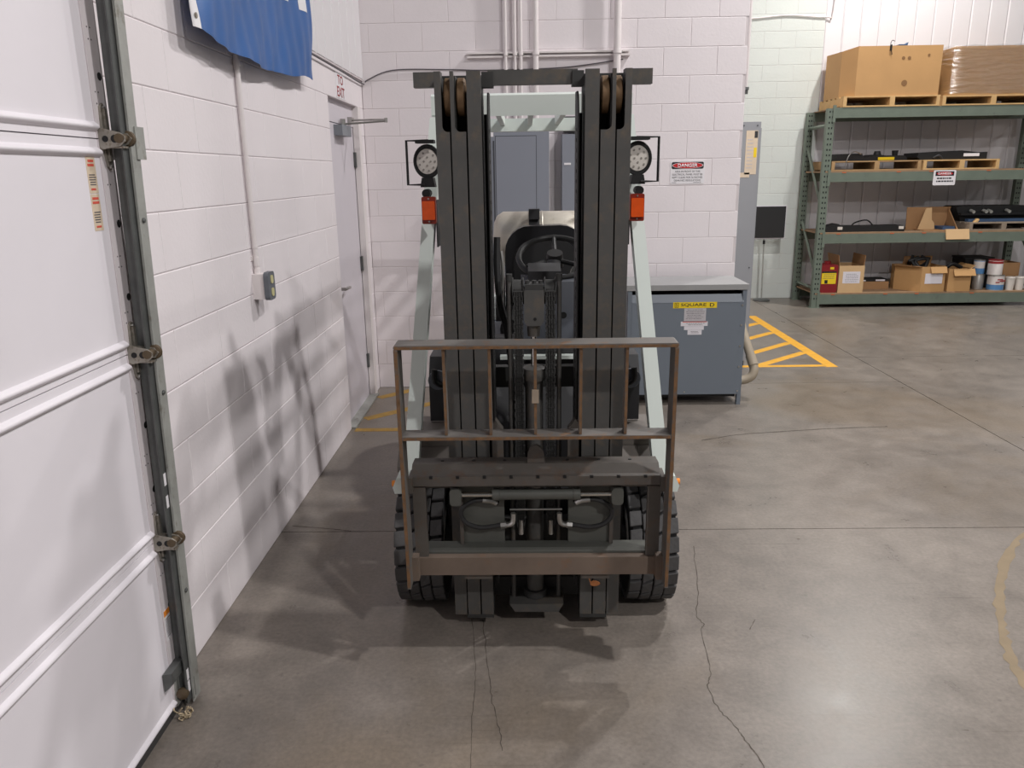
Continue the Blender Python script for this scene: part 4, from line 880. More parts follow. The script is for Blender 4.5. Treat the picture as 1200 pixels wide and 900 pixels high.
# ================================================================== FORKLIFT
CX = 0.028
fk = thing('forklift', 'white and dark grey forklift with a rusty load backrest and no forks', 'forklift', (CX, 3.0, 0))
tl = R(1.5); ct, s_t = math.cos(tl), math.sin(tl)
def TM(v):   # mast leans slightly forward about its foot
    y, z = v.y-2.9, v.z-0.3
    return Vector((v.x+CX, 2.9+y*ct-z*s_t, 0.3+z*ct+y*s_t))
def SH(v): return Vector((v.x+CX, v.y, v.z))
def F(name, bm, m, par=fk, **k): return P(name, bm, m, par, xf=k.pop('xf', SH), **k)
def MT(name, bm, m, par=fk, **k): return P(name, bm, m, par, xf=TM, **k)
ZB, ZT = 0.075, 2.06
YM0, YM1 = 2.70, 2.86
def sx(s, a, b): return (min(s*a, s*b), max(s*a, s*b))
for s in (-1, 1):
    # three nested rails per side: outer, middle, inner
    for i, (a, b, notch) in enumerate(((0.3175, 0.272, 0.021), (0.267, 0.219, 0.012), (0.2135, 0.168, None))):
        x_out, x_in = s*a, s*b
        if notch:
            xn = x_out-s*notch; xi = x_in
            r_ = 0.018; arc = [(xn-s*(r_-r_*math.cos(t)), 1.875-r_*math.sin(t)+r_) for t in [R(90*k/5) for k in range(6)]]
            poly = [(x_out, ZB), (x_out, ZT), (xn, ZT)]+[(p[0], p[1]-0.0) for p in arc]+[(xi, 1.875), (xi, ZB)]
        else:
            poly = [(x_out, ZB), (x_out, ZT), (x_in, ZT), (x_in, ZB)]
        rail = MT('mast_rail', PR(poly, 'y', YM0, YM0+0.020), 'mast_paint', bev=0.002)
        wx = x_out-s*0.016 if i < 2 else x_in+s*0.014
        MT('rail_web', B(*sx(1, min(x_out, wx) if i < 2 else min(x_in, wx), max(x_out, wx) if i < 2 else max(x_in, wx)), YM0+0.020, YM1, ZB, ZT-0.012), 'mast_dark', rail)
        MT('rail_flange', B(*sx(1, min(x_out, x_in), max(x_out, x_in)), YM1, YM1+0.018, ZB, ZT), 'mast_dark', rail)
        if notch:
            xc0 = xn-s*0.004; rl = MT('mast_roller', LA([(0.020, 0), (0.055, 0.002), (0.060, 0.006), (0.060, 0.026), (0.055, 0.030), (0.020, 0.032)], 'x', (min(xc0, xc0-s*0.032), YM0+0.068, 1.985), seg=36), 'roller_rust', smooth=True, ang=50)
            MT('roller_pin', CY((x_out-s*0.006, YM0+0.068, 1.985), (x_in-s*0.01, YM0+0.068, 1.985), 0.012, seg=12), 'mast_dark', rl)
            MT('rail_wear_strip', B(*sx(s, b+0.001, b+0.012), YM0+0.03, YM0+0.034, ZB, 1.85), 'black', rail)
    # rounded hose guide plate on the inner side of each mast leg
    gp = [(YM0+0.01, 0.2), (YM0+0.01, 1.90)]+[(YM0+0.08-0.07*math.cos(R(t)), 1.90+0.10*math.sin(R(t))) for t in (20, 40, 60, 80)]+[(YM1, 2.0), (YM1, 0.2)]
    MT('hose_guide', PR(gp, 'x', *sx(s, 0.1455, 0.1505)), 'black')
    MT('hose', TU([(s*0.157, YM0+0.06, 0.35), (s*0.157, YM0+0.06, 1.2), (s*0.157, YM0+0.06, 1.93)], 0.006, seg=8), 'hose_rubber', smooth=True)
    bm = nb()
    for k in range(48): box(bm, *sx(s, 0.1435, 0.1455), YM0+0.05, YM0+0.056, 0.32+k*0.033, 0.332+k*0.033)
    MT('guide_rivet', bm, 'mast_dark', kind='stuff')
    MT('rail_foot', B(*sx(s, 0.168, 0.272), YM0+0.0, YM1, ZB-0.015, ZB-0.0005), 'mast_dark')
# top tie bar, cross members, bottom tie
MT('tie_bar', B(-0.148, 0.148, 2.775, 2.815, 2.022, 2.068), 'mast_paint', bev=0.003)
for s in (-1, 1):
    MT('tie_bar_end', B(*sx(s, 0.305, 0.397), 2.80, 2.845, 2.02, 2.068), 'mast_paint', bev=0.003)
    MT('tie_bar_step', B(*sx(s, 0.13, 0.168), 2.765, 2.83, 2.015, 2.062), 'mast_dark', bev=0.003)
MT('cross_member', B(-0.318, 0.318, YM1+0.018, YM1+0.055, 0.95, 1.03), 'mast_dark', bev=0.003)
MT('cross_member', B(-0.318, 0.318, YM1+0.018, YM1+0.055, 0.28, 0.40), 'mast_dark', bev=0.003)
MT('cylinder_foot', PR([(-0.105, 0.12), (0.105, 0.12), (0.085, 0.085), (-0.085, 0.085)], 'y', 2.70, 2.84), 'mast_paint', bev=0.004)
MT('foot_tie', B(-0.17, 0.17, 2.82, 2.86, 0.09, 0.17), 'mast_dark', bev=0.003)
# central lift cylinder with crosshead
lc = MT('lift_cylinder', LA([(0.033, 0), (0.033, 0.90), (0.0405, 0.902), (0.0405, 0.945), (0.030, 0.952)], 'z', (-0.003, 2.775, 0.11), seg=28), 'mast_paint', smooth=True)
MT('cylinder_collar', LA([(0.046, 0), (0.046, 0.03)], 'z', (-0.003, 2.775, 0.122), seg=24), 'mast_dark', lc, smooth=True)
MT('piston_rod', CY((-0.003, 2.775, 1.05), (-0.003, 2.775, 1.19), 0.0105, seg=16), 'chrome', lc, smooth=True)
MT('rod_head', CY((-0.003, 2.775, 1.175), (-0.003, 2.775, 1.222), 0.022, 0.026, seg=20), 'mast_paint', lc, smooth=True)
ch = MT('crosshead', PR([(-0.036, 1.345), (0.034, 1.345), (0.034, 1.235), (0.022, 1.218), (-0.026, 1.218), (-0.036, 1.235)], 'y', 2.735, 2.815), 'mast_paint', bev=0.004)
MT('crosshead_cap', B(-0.034, 0.032, 2.74, 2.81, 1.345, 1.365), 'mast_dark', ch, bev=0.004)
MT('crosshead_hole', LA([(0.006, 0), (0.006, -0.001)], 'y', (0.002, 2.735, 1.243), seg=12), 'black', ch)
for q in (-0.025, 0.0, 0.022): MT('cap_bolt', CY((q, 2.765, 1.362), (q, 2.765, 1.376), 0.009, seg=6), 'mast_dark', ch)
MT('sheave_axle', CY((-0.085, 2.79, 1.335), (0.082, 2.79, 1.335), 0.014, seg=12), 'mast_dark', ch)
for s in (-1, 1):
    xa = s*0.057
    MT('chain_sheave', LA([(0.030, -0.021), (0.048, -0.021), (0.048, -0.017), (0.040, -0.016), (0.040, 0.016), (0.048, 0.017), (0.048, 0.021), (0.030, 0.021)], 'x', (xa, 2.79, 1.335), seg=28), 'mast_dark', ch, smooth=True)
    bm = nb(); z = 0.44; k = 0     # leaf chain: alternating link plates and pins
    while z < 1.345:
        w0 = 0.0155 if k % 2 else 0.0125
        for q in (-w0, -w0/3, w0/3, w0): box(bm, xa+q-0.0022, xa+q+0.0022, 2.739, 2.752, z-0.0105, z+0.0105)
        cyl(bm, (xa-0.018, 2.7455, z+0.0085), (xa+0.018, 2.7455, z+0.0085), 0.0035, seg=6)
        z += 0.0165; k += 1
    box(bm, xa-0.012, xa+0.012, 2.744, 2.748, 0.43, 1.35)
    MT('lift_chain', bm, 'mast_dark', kind='stuff')
    MT('chain_anchor', CY((xa, 2.746, 0.40), (xa, 2.746, 0.46), 0.011, seg=10), 'steel')
    MT('pipe', CY((s*0.088, 2.76, 0.12), (s*0.088, 2.76, 1.40), 0.0085, seg=12), 'mast_paint', smooth=True)
    MT('pipe_cap', CY((s*0.088, 2.76, 1.375), (s*0.088, 2.76, 1.40), 0.0115, seg=12), 'mast_dark', smooth=True)
    MT('rail_stop', PR([(s*0.118, 0.62), (s*0.158, 0.62), (s*0.158, 0.86), (s*0.145, 0.88), (s*0.118, 0.84)], 'y', 2.70, 2.74), 'carriage_paint', bev=0.003)
MT('hydraulic_hose', TU([(-0.13, 2.84, 1.52), (-0.132, 2.83, 1.42), (-0.125, 2.82, 1.3), (-0.10, 2.82, 1.18), (-0.085, 2.82, 1.0), (-0.09, 2.82, 0.6)], 0.012, seg=8, smooth=5), 'hose_rubber', smooth=True)
MT('hydraulic_hose', TU([(-0.118, 2.85, 1.47), (-0.112, 2.84, 1.40), (-0.118, 2.83, 1.28), (-0.095, 2.83, 1.12)], 0.008, seg=8, smooth=5), 'steel', smooth=True)

# ---- carriage with side shifter
YC = 2.505
cg = MT('carriage_bar', PR([(YC+0.12, 0.765), (YC+0.05, 0.770), (YC+0.014, 0.746), (YC, 0.742), (YC, 0.708), (YC+0.05, 0.68), (YC+0.12, 0.69)], 'x', -0.432, 0.425), 'carriage_paint', bev=0.003, label='upper carriage bar with sloping top')
bm = nb()
for i in range(9): box(bm, -0.368+i*0.092, -0.357+i*0.092, YC-0.003, YC+0.004, 0.736, 0.745)
MT('bar_notch', bm, 'black', cg)
bm = nb()
for i in range(7): lathe(bm, [(0.006, 0), (0.006, 0.004)], 'z', (-0.33+i*0.11, YC+0.085, 0.766), seg=8)
MT('bar_bolt', bm, 'mast_dark', cg)
ar = [(0.030*math.cos(R(t)), 0.785+0.048*math.sin(R(t))) for t in range(0, 181, 20)]; ai = [(0.019*math.cos(R(t)), 0.815+0.033*math.sin(R(t))) for t in range(180, -1, -20)]
MT('lifting_lug', PR([(0.030, 0.76)]+ar+[(-0.030, 0.76)], 'y', YC+0.055, YC+0.075), 'carriage_paint', cg, bev=0.003)
MT('carriage_bar', B(-0.43, 0.43, YC, YC+0.05, 0.363, 0.432), 'carriage_rust', bev=0.004, label='brown rusty lower carriage bar')
MT('lower_rail', PR([(YC+0.03, 0.432), (YC+0.03, 0.440), (YC+0.045, 0.448), (YC+0.095, 0.448), (YC+0.095, 0.432)], 'x', -0.40, 0.40), 'plate_dark', bev=0.003)
for s in (-1, 1):
    MT('carriage_side', B(*sx(s, 0.385, 0.43), YC+0.008, YC+0.03, 0.432, 0.70), 'carriage_paint', bev=0.002)
    MT('backing_plate', B(*sx(s, 0.115, 0.262), YC+0.085, YC+0.11, 0.44, 0.70), 'plate_dark', bev=0.003)
    MT('plate_edge', B(*sx(s, 0.262, 0.275), YC+0.07, YC+0.22, 0.44, 0.71), 'carriage_paint', bev=0.002)
    MT('carriage_bracket', B(*sx(s, 0.13, 0.155), YC+0.11, YC+0.25, 0.42, 0.72), 'mast_dark', bev=0.002)
    MT('cylinder_lug', PR(rrect(min(s*0.262, s*0.302), max(s*0.262, s*0.302), 0.628, 0.69, 0.012), 'y', YC+0.01, YC+0.06), 'plate_dark', bev=0.003)
    MT('shift_rod', CY((s*0.155, YC+0.036, 0.660), (s*0.270, YC+0.036, 0.660), 0.0095, seg=16), 'chrome', smooth=True)
    # hose loop with steel end fittings
    pts = [(s*0.135, YC+0.065, 0.612), (s*0.165, YC+0.06, 0.626), (s*0.215, YC+0.055, 0.628), (s*0.258, YC+0.055, 0.604), (s*0.268, YC+0.055, 0.57), (s*0.245, YC+0.055, 0.537), (s*0.195, YC+0.055, 0.522), (s*0.14, YC+0.06, 0.527), (s*0.112, YC+0.06, 0.532)]
    hs = MT('hose_loop', TU(pts, 0.0085, seg=10, smooth=6), 'hose_rubber', smooth=True)
    MT('hose_fitting', TU([(s*0.190, YC+0.056, 0.629), (s*0.16, YC+0.058, 0.625), (s*0.14, YC+0.06, 0.615)], 0.0098, seg=8, smooth=3), 'steel', hs, smooth=True)
    MT('hose_fitting', TU([(s*0.122, YC+0.06, 0.530), (s*0.098, YC+0.06, 0.530), (s*0.084, YC+0.06, 0.543), (s*0.082, YC+0.06, 0.575)], 0.0098, seg=8, smooth=4), 'steel', hs, smooth=True)
    MT('fitting_nut', CY((s*0.128, YC+0.06, 0.528), (s*0.108, YC+0.06, 0.530), 0.0125, seg=6), 'steel', hs)
    bm = nb()
    for zz in (0.45, 0.67): lathe(bm, [(0.0, -0.0)]*0+[(0.045, 0), (0.045, 0.028)], 'x', (min(s*0.158, s*0.188), YC+0.225, zz), seg=24)
    MT('carriage_roller', bm, 'mast_dark')
    MT('lower_hook', B(*sx(s, 0.16, 0.26), YC+0.02, YC+0.09, 0.335, 0.362), 'carriage_paint', bev=0.004)
MT('shift_cylinder', LA([(0.014, -0.155), (0.022, -0.153), (0.022, -0.13), (0.0195, -0.128), (0.0195, 0.128), (0.022, 0.13), (0.022, 0.153), (0.014, 0.155)], 'x', (0.0, YC+0.036, 0.660), seg=24), 'plate_dark', smooth=True)
MT('cross_rod', CY((-0.095, YC+0.07, 0.585), (0.092, YC+0.07, 0.585), 0.0035, seg=8), 'steel', smooth=True)

# ---- load backrest of flat bars
LY0, LY1, LH = 2.425, 2.505, 0.452
def flat(name, bm, edge=None, par=None):
    o = MT(name, bm, 'guard_bar', par or fk, bev=0.0015)
    return o
t_ = 0.013; rr = 0.018
lbp = MT('backrest_top', PR(rrect(-LH, LH, 1.214-0.001, 1.214+t_, 0.006, 2), 'y', LY0, LY1), 'guard_bar', bev=0.001, label='flat top bar of the load backrest with rusty edge')
MT('rusty_edge', B(-LH+0.004, LH-0.004, LY0-0.0015, LY0+0.0004, 1.214, 1.214+t_*0.72), 'rust_edge', lbp)
for s in (-1, 1):
    o = MT('backrest_side', B(*sx(s, LH-t_, LH), LY0, LY1, 0.355, 1.213), 'guard_bar', bev=0.001)
    MT('rusty_edge', B(*sx(s, LH-t_+0.001, LH-0.001), LY0-0.0015, LY0+0.0004, 0.36, 1.208), 'rust_edge', o)
    MT('backrest_foot', B(*sx(s, LH-0.035, LH-t_), LY1-0.03, LY1+0.005, 0.358, 0.45), 'carriage_rust', bev=0.002)
    MT('backrest_bracket', B(*sx(s, 0.425, LH-t_), LY1-0.02, YC+0.06, 0.69, 0.745), 'carriage_paint', bev=0.002)
o = MT('backrest_rail', B(-LH+t_, LH-t_, LY0, LY1-0.01, 0.906, 0.919), 'guard_bar', bev=0.001)
MT('rusty_edge', B(-LH+t_+0.003, LH-t_-0.003, LY0-0.0015, LY0+0.0004, 0.907, 0.917), 'rust_edge', o)
for i in range(5):
    x = (i-2)*0.1465-0.002
    o = MT('backrest_slat', B(x-0.005, x+0.005, LY0+0.012, LY1-0.025, 0.919, 1.213), 'guard_bar')
    MT('rusty_edge', B(x-0.0045, x+0.0045, LY0+0.0105, LY0+0.0124, 0.921, 1.211), 'rust_edge', o)
    if i == 2: MT('slat_tag', B(x-0.011, x+0.011, LY0+0.006, LY0+0.010, 1.03, 1.075), 'pallet_old', o)

# ---- front tyres with tread blocks
TR, TYC = 0.265, 3.0
def tread_piece(x0, x1, a0, a1, r0, r1, sk):
    """curved block between two angles; sk shears its angle along x"""
    bm = nb(); V = []
    for x, k, dr in ((x0, 0, 0), (x1, sk, 0)):
        for r_, ins in ((r0, 0), (r1, 0.002/ r1)):
            for t in (a0+ins+k, a1-ins+k): V.append(bm.verts.new((x, -r_*math.cos(t), r_*math.sin(t))))
    for f in ((0, 1, 3, 2), (4, 6, 7, 5), (0, 4, 5, 1), (2, 3, 7, 6), (0, 2, 6, 4), (1, 5, 7, 3)): bm.faces.new([V[i] for i in f])
    bmesh.ops.bevel(bm, geom=bm.edges[:], offset=0.003, segments=1, affect='EDGES', clamp_overlap=True)
    bmesh.ops.recalc_face_normals(bm, faces=bm.faces)
    me = bpy.data.meshes.new('tread_block'); bm.to_mesh(me); bm.free(); me.materials.append(MATS['tyre_rubber']); return me
NP = 22; pa = 2*math.pi/NP
kinds = {s: [tread_piece(s*0.003, s*0.043, 0.03*pa, 0.91*pa, TR-0.022, TR, s*0.30*pa), tread_piece(s*0.047, s*0.094, 0.03*pa, 0.90*pa, TR-0.03, TR-0.003, s*0.08*pa)] for s in (-1, 1)}
for s in (-1, 1):
    xc = s*0.460
    ty = F('front_tyre', LA([(0.13, -0.085), (0.20, -0.094), (0.236, -0.090), (TR-0.018, -0.080), (TR-0.018, 0.080), (0.236, 0.090), (0.20, 0.094), (0.13, 0.085)], 'x', (xc, TYC, TR), seg=48), 'tyre_core', smooth=True)
    for side in (-1, 1):
        for k in range(NP):
            for me in kinds[side]:
                o = bpy.data.objects.new('tread_block', me); COL.objects.link(o); o.parent = ty
                o.rotation_euler = (-(k+(0.5 if side > 0 else 0))*pa, 0, 0)
    F('wheel_rim', LA([(0.03, -0.090), (0.05, -0.088), (0.06, -0.0865), (0.115, -0.0865), (0.122, -0.092), (0.131, -0.090), (0.131, 0.090), (0.122, 0.092), (0.115, 0.0865), (0.06, 0.0865), (0.05, 0.088), (0.03, 0.090)], 'x', (xc, TYC, TR), seg=36), 'rim_white', smooth=True)
F('front_axle', CY((-0.4, TYC, TR), (0.4, TYC, TR), 0.075, seg=20), 'body_dark', smooth=True)
for s in (-1, 1):
    xc = s*0.40; yr = 4.40
    F('rear_tyre', LA([(0.10, -0.06), (0.16, -0.07), (0.205, -0.062), (0.218, -0.05), (0.218, 0.05), (0.205, 0.062), (0.16, 0.07), (0.10, 0.06)], 'x', (xc, yr, 0.218), seg=40), 'tyre_rubber', smooth=True)
    F('wheel_rim', LA([(0.03, -0.066), (0.085, -0.0635), (0.092, -0.068), (0.10, -0.066), (0.10, 0.066), (0.092, 0.068), (0.085, 0.0635), (0.03, 0.066)], 'x', (xc, yr, 0.218), seg=30), 'rim_white', smooth=True)
F('rear_axle', CY((-0.36, 4.40, 0.218), (0.36, 4.40, 0.218), 0.05, seg=16), 'body_dark', smooth=True)

# ---- body
F('chassis', B(-0.36, 0.36, 2.96, 4.45, 0.16, 0.46), 'body_dark', bev=0.01)
F('front_bulkhead', PR([(3.06, 0.44), (3.06, 0.70), (3.20, 0.88), (3.26, 0.88), (3.26, 0.44)], 'x', -0.345, 0.345), 'body_dark', bev=0.006)
F('floor_plate', B(-0.43, 0.43, 3.20, 3.80, 0.46, 0.50), 'fender_grey', bev=0.004)
for s in (-1, 1):
    F('fender', PR([(2.875, 0.60), (2.875, 0.625), (2.95, 0.68), (3.36, 0.68), (3.44, 0.50), (3.42, 0.49), (3.34, 0.655), (2.96, 0.655), (2.90, 0.60)], 'x', *sx(s, 0.345, 0.545)), 'fender_grey', bev=0.003)
    F('fender_box', B(*sx(s, 0.345, 0.46), 2.95, 3.08, 0.682, 0.745), 'fender_grey', bev=0.006)
    F('cowl_side', PR([(3.07, 0.75), (3.07, 0.93), (3.13, 1.01), (3.30, 1.01), (3.30, 0.75)], 'x', *sx(s, 0.325, 0.43)), 'body_dark', bev=0.006)
    F('headlamp', LA([(0.03, 0), (0.04, -0.012), (0.04, -0.03)], 'y', (s*0.39, 3.075, 0.93), seg=20), 'body_grey', smooth=True)
    F('cowl_bracket', TU([(s*0.36, 3.06, 0.90), (s*0.40, 3.03, 0.93), (s*0.40, 3.03, 0.98)], 0.012, seg=8, smooth=3), 'black', smooth=True)
    F('hose', TU([(s*0.33, 2.98, 0.76), (s*0.34, 2.95, 0.83), (s*0.335, 2.96, 0.90), (s*0.33, 3.05, 0.98)], 0.008, seg=8, smooth=5), 'hose_rubber', smooth=True)
    # sloping front pillar of the overhead guard with its foot
    a = Vector((s*0.487, 2.835, 0.585)); b = Vector((s*0.380, 3.28, 1.955)); w, dp = 0.029, 0.035
    bm = nb(); v0 = [bm.verts.new(a+Vector((x, y, 0))) for x, y in ((-w, -dp), (w, -dp), (w, dp), (-w, dp))]; v1 = [bm.verts.new(b+Vector((x, y, 0))) for x, y in ((-w*.8, -dp), (w*.8, -dp), (w*.8, dp), (-w*.8, dp))]
    for i in range(4): bm.faces.new((v0[i], v0[(i+1) % 4], v1[(i+1) % 4], v1[i]))
    bm.faces.new(v0[::-1]); bm.faces.new(v1)
    F('guard_pillar', bm, 'lift_white', bev=0.007, seg=2, smooth=True)
    F('pillar_foot', PR([(s*0.440, 0.545), (s*0.545, 0.545), (s*0.552, 0.57), (s*0.535, 0.61), (s*0.440, 0.61)], 'y', 2.79, 2.874), 'lift_white', bev=0.004)
    F('foot_reflector', CY((s*0.548, 2.83, 0.572), (s*0.560, 2.83, 0.572), 0.012, seg=12), 'print_orange')
    # rear pillar
    F('rear_pillar', TU([(s*0.372, 4.42, 1.99), (s*0.43, 4.56, 1.5), (s*0.44, 4.60, 0.98)], 0.034, seg=4, smooth=3), 'lift_white')
    F('guard_side', B(*sx(s, 0.345, 0.398), 3.26, 4.45, 1.965, 2.025), 'lift_white', bev=0.006)
    # work lamp with wire guard
    lx, ly, lz = s*0.400, 3.08, 1.785
    lm = F('work_lamp', LA([(0.028, 0.05), (0.043, 0.045), (0.052, 0.02), (0.054, 0.0), (0.052, -0.008), (0.042, -0.008), (0.040, -0.002)], 'y', (lx, ly, lz), seg=32), 'black', smooth=True, xf=lambda v, lz=lz: Vector((v.x+CX, v.y, lz+(v.z-lz)*1.18)))
    F('lamp_lens', LA([(0.0415, -0.003), (0.040, -0.006), (0.02, -0.0085)], 'y', (lx, ly, lz), seg=32), 'lens', lm, smooth=True, xf=lambda v, lz=lz: Vector((v.x+CX, v.y, lz+(v.z-lz)*1.15)))
    bm = nb()
    for q, n_ in ((0.030, 9), (0.013, 4)):
        for i in range(n_): lathe(bm, [(0.0045, -0.006 if q > .02 else -0.0075), (0.0035, -0.0095 if q > .02 else -0.0105)], 'y', (lx+q*math.cos(2*math.pi*i/n_), ly, lz+1.15*q*math.sin(2*math.pi*i/n_)), seg=8)
    F('led_array', bm, 'led', lm)
    o_ = s*0.473; i_ = s*0.39
    F('wire_guard', TU([(i_, ly-0.03, lz+0.075), (o_, ly-0.03, lz+0.075), (o_, ly-0.03, lz-0.085), (i_+s*0.02, ly-0.03, lz-0.085)], 0.0055, seg=6), 'black', lm)
    F('guard_plate', B(*sx(s, 0.37, 0.44), ly-0.035, ly+0.03, lz+0.066, lz+0.078), 'black', lm)
    F('lamp_foot', PR([(lx-0.028, lz-0.095), (lx+0.028, lz-0.095), (lx+0.022, lz-0.06), (lx-0.022, lz-0.06)], 'y', ly-0.02, ly+0.04), 'black', lm, bev=0.003)
    F('lamp_bolt', CY((lx+s*0.008, ly-0.02, lz-0.118), (lx+s*0.008, ly+0.05, lz-0.118), 0.016, seg=14), 'black', lm, smooth=True)
    # amber turn signal
    ax_, ay_, az = s*0.398, 3.045, 1.605
    am = F('turn_signal', PR(rrect(ax_-0.027, ax_+0.027, az-0.052, az+0.05, 0.006), 'y', ay_, ay_+0.03), 'amber_base', bev=0.003)
    F('signal_lens', PR(rrect(ax_-0.024, ax_+0.024, az-0.036, az+0.034, 0.004), 'y', ay_-0.012, ay_), 'amber', am, bev=0.004)
    bm = nb()
    for zz in (az-0.043, az+0.042): lathe(bm, [(0.004, 0), (0.003, -0.003)], 'y', (ax_, ay_, zz), seg=8)
    F('signal_screw', bm, 'steel', am)
    F('mirror_arm', B(*sx(s, 0.372, 0.378), 3.10, 3.20, 1.46, 1.64), 'body_dark', bev=0.002)
# overhead guard roof
F('guard_front_bar', PR([(3.26, 2.035), (3.285, 2.045), (3.32, 2.04), (3.33, 2.02), (3.33, 1.965), (3.27, 1.958), (3.262, 2.015)], 'x', -0.398, 0.398), 'lift_white', bev=0.004, seg=2, smooth=True)
F('guard_rear_bar', B(-0.398, 0.398, 4.38, 4.45, 1.955, 2.02), 'lift_white', bev=0.005)
for i in range(5):
    x = -0.29+i*0.145; F('roof_slat', B(x-0.012, x+0.012, 3.32, 4.39, 1.985, 2.03), 'lift_white', bev=0.003)
# dashboard, steering wheel
F('dashboard', PR([(3.30, 0.88), (3.24, 1.10), (3.30, 1.29), (3.40, 1.31), (3.46, 1.22), (3.46, 0.88)], 'x', -0.05, 0.36), 'body_grey', bev=0.012, seg=2, smooth=True)
F('cowl_panel', PR([(3.26, 0.50), (3.20, 1.02), (3.26, 1.06), (3.34, 1.06), (3.34, 0.50)], 'x', -0.33, 0.33), 'body_dark', bev=0.006)
F('cowl_stripe', B(-0.14, 0.36, 3.165, 3.20, 0.985, 1.0), 'lift_white', bev=0.002)
F('dash_hole', LA([(0.014, 0), (0.014, -0.002)], 'y', (0.128, 3.252, 1.155), seg=14), 'black')
F('steering_column', CY((0.07, 3.34, 1.15), (0.095, 3.44, 1.36), 0.04, 0.03, seg=16), 'body_dark', smooth=True)
F('column_shroud', PR([(3.30, 1.24), (3.30, 1.335), (3.40, 1.36), (3.46, 1.30), (3.46, 1.24)], 'x', -0.02, 0.12), 'body_dark', bev=0.01)
sw_c = Vector((0.10, 3.48, 1.375)); ang_s = R(28); rw = 0.160
ring = [sw_c+Vector((rw*math.cos(t), rw*math.sin(t)*math.cos(ang_s)*1.0, rw*math.sin(t)*math.sin(ang_s)))*1.0 for t in [2*math.pi*i/36 for i in range(36)]]
swh = F('steering_wheel', TU(ring, 0.0135, seg=10, closed=True), 'black', smooth=True)
for t in (R(90), R(210), R(330)):
    e_ = sw_c+Vector((rw*math.cos(t), rw*math.sin(t)*math.cos(ang_s), rw*math.sin(t)*math.sin(ang_s)))
    F('wheel_spoke', TU([sw_c+Vector((0, 0.0, -0.01)), e_], 0.011, seg=8), 'black', swh, smooth=True)
F('wheel_hub', CY(sw_c+Vector((0, 0.02, -0.04)), sw_c+Vector((0, -0.005, 0.02)), 0.04, 0.035, seg=20), 'black', swh, smooth=True)
F('grab_handle', TU([(0.17, 3.5, 1.25), (0.19, 3.48, 1.33), (0.24, 3.48, 1.345), (0.28, 3.5, 1.30)], 0.012, seg=8, smooth=5), 'galvanised', smooth=True)
# seat
SXC = 0.075
def seat_profile(zb, zt, hw, rt_):
    P_ = [(SXC-hw, zb)]
    for t in range(180, -1, -15): P_.append((SXC+(hw-rt_)*(-1 if t > 90 else 1)+rt_*math.cos(R(t)), zt-rt_+rt_*math.sin(R(t))))
    P_.append((SXC+hw, zb)); return P_
F('seat_back', PR(seat_profile(0.98, 1.475, 0.212, 0.135), 'y', 4.10, 4.22), 'black_gloss', bev=0.03, seg=4, smooth=True, ang=60)
F('seat_back_cushion', PR(seat_profile(1.0, 1.40, 0.165, 0.10), 'y', 4.075, 4.105), 'black', bev=0.012, seg=3, smooth=True, ang=60)
F('seat_cushion', PR(rrect(SXC-0.23, SXC+0.23, 0.94, 1.06, 0.04), 'y', 3.68, 4.12), 'black', bev=0.02, seg=3, smooth=True)
for s in (-1, 1): F('seat_hip_rest', PR([(3.80, 1.03), (3.80, 1.10), (3.95, 1.17), (4.16, 1.20), (4.16, 1.03)], 'x', SXC+s*0.235-0.02, SXC+s*0.235+0.02), 'black', bev=0.012, seg=2, smooth=True)
F('engine_hood', PR([(3.62, 0.50), (3.60, 0.90), (3.64, 0.94), (4.34, 0.94), (4.34, 0.50)], 'x', -0.36, 0.36), 'body_grey', bev=0.015, seg=2, smooth=True)
cw = [(4.34, 0.22), (4.34, 0.96), (4.42, 1.02), (4.78, 1.02), (4.93, 0.94), (5.0, 0.78), (5.0, 0.45), (4.94, 0.28), (4.84, 0.22)]
bmc = PR([p for p in cw], 'x', -0.46, 0.46)
F('counterweight', bmc, 'lift_white', bev=0.03, seg=3, smooth=True)
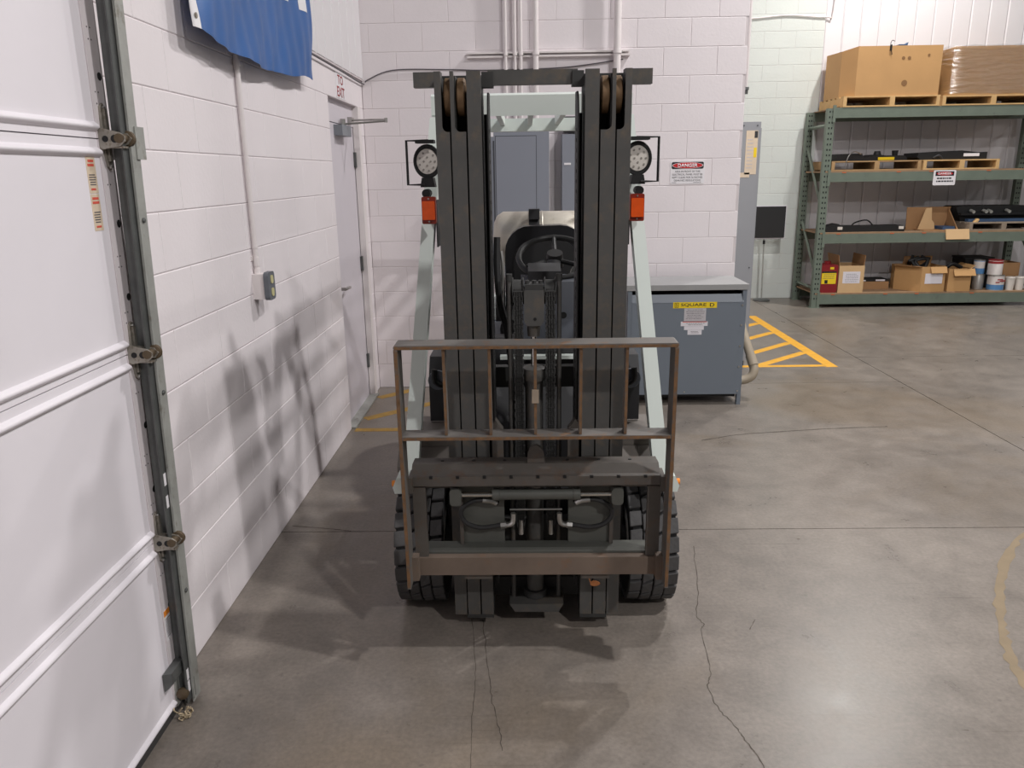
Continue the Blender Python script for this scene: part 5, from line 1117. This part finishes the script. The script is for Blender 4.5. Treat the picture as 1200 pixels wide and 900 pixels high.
for s in (-1, 1): F('step', B(*sx(s, 0.36, 0.46), 3.42, 3.78, 0.26, 0.30), 'body_dark', bev=0.005)
# gas tank lying behind the seat
tkx0, tkx1, tr_ = -0.215, 0.40, 0.152
prof = [(0.02, tkx0-0.0), (0.09, tkx0+0.006), (0.130, tkx0+0.025), (tr_, tkx0+0.06), (tr_, tkx1-0.06), (0.13, tkx1-0.025), (0.09, tkx1-0.006), (0.02, tkx1)]
gt = F('gas_tank', LA([(r_, t) for r_, t in prof], 'x', (0, 4.56, 1.375), seg=40), 'tank_alloy', smooth=True, ang=50)
for q in (0.02,): F('tank_strap', LA([(tr_+0.004, -0.03), (tr_+0.007, -0.028), (tr_+0.007, 0.028), (tr_+0.004, 0.03)], 'x', (q, 4.56, 1.375), seg=40), 'body_dark', gt, smooth=True, ang=50)
F('strap_latch', B(-0.01, 0.05, 4.40, 4.46, 1.49, 1.545), 'body_dark', gt, bev=0.006)
F('tank_seam', LA([(tr_+0.001, -0.005), (tr_+0.003, 0), (tr_+0.001, 0.005)], 'x', (0.065, 4.56, 1.375), seg=40), 'tank_alloy', gt, smooth=True)
for s in (-0.12, 0.30): F('tank_cradle', PR([(4.42, 1.02), (4.44, 1.27), (4.50, 1.232), (4.62, 1.232), (4.68, 1.27), (4.70, 1.02)], 'x', s-0.02, s+0.02), 'body_dark', gt)
# dry leaf caught on the mast foot
bm = nb(); lp = []
for i in range(15):
    t = 2*math.pi*i/14
for i in range(14):
    t = 2*math.pi*i/14; lp.append((0.224+0.019*math.cos(t)*(1+0.1*math.cos(3*t)), 0.208+0.011*math.sin(t)))
lf = thing('dry_leaf', 'small dry orange leaf stuck on the right mast rail', 'leaf', (0.224+CX, 2.69, 0.2))
P('leaf_blade', PR(lp, 'y', 2.694, 2.6975), 'leaf', lf, xf=SH); P('leaf_stem', TU([(0.208, 2.696, 0.21), (0.203, 2.697, 0.225), (0.202, 2.697, 0.245)], 0.0018, seg=5), 'leaf', lf, xf=SH)
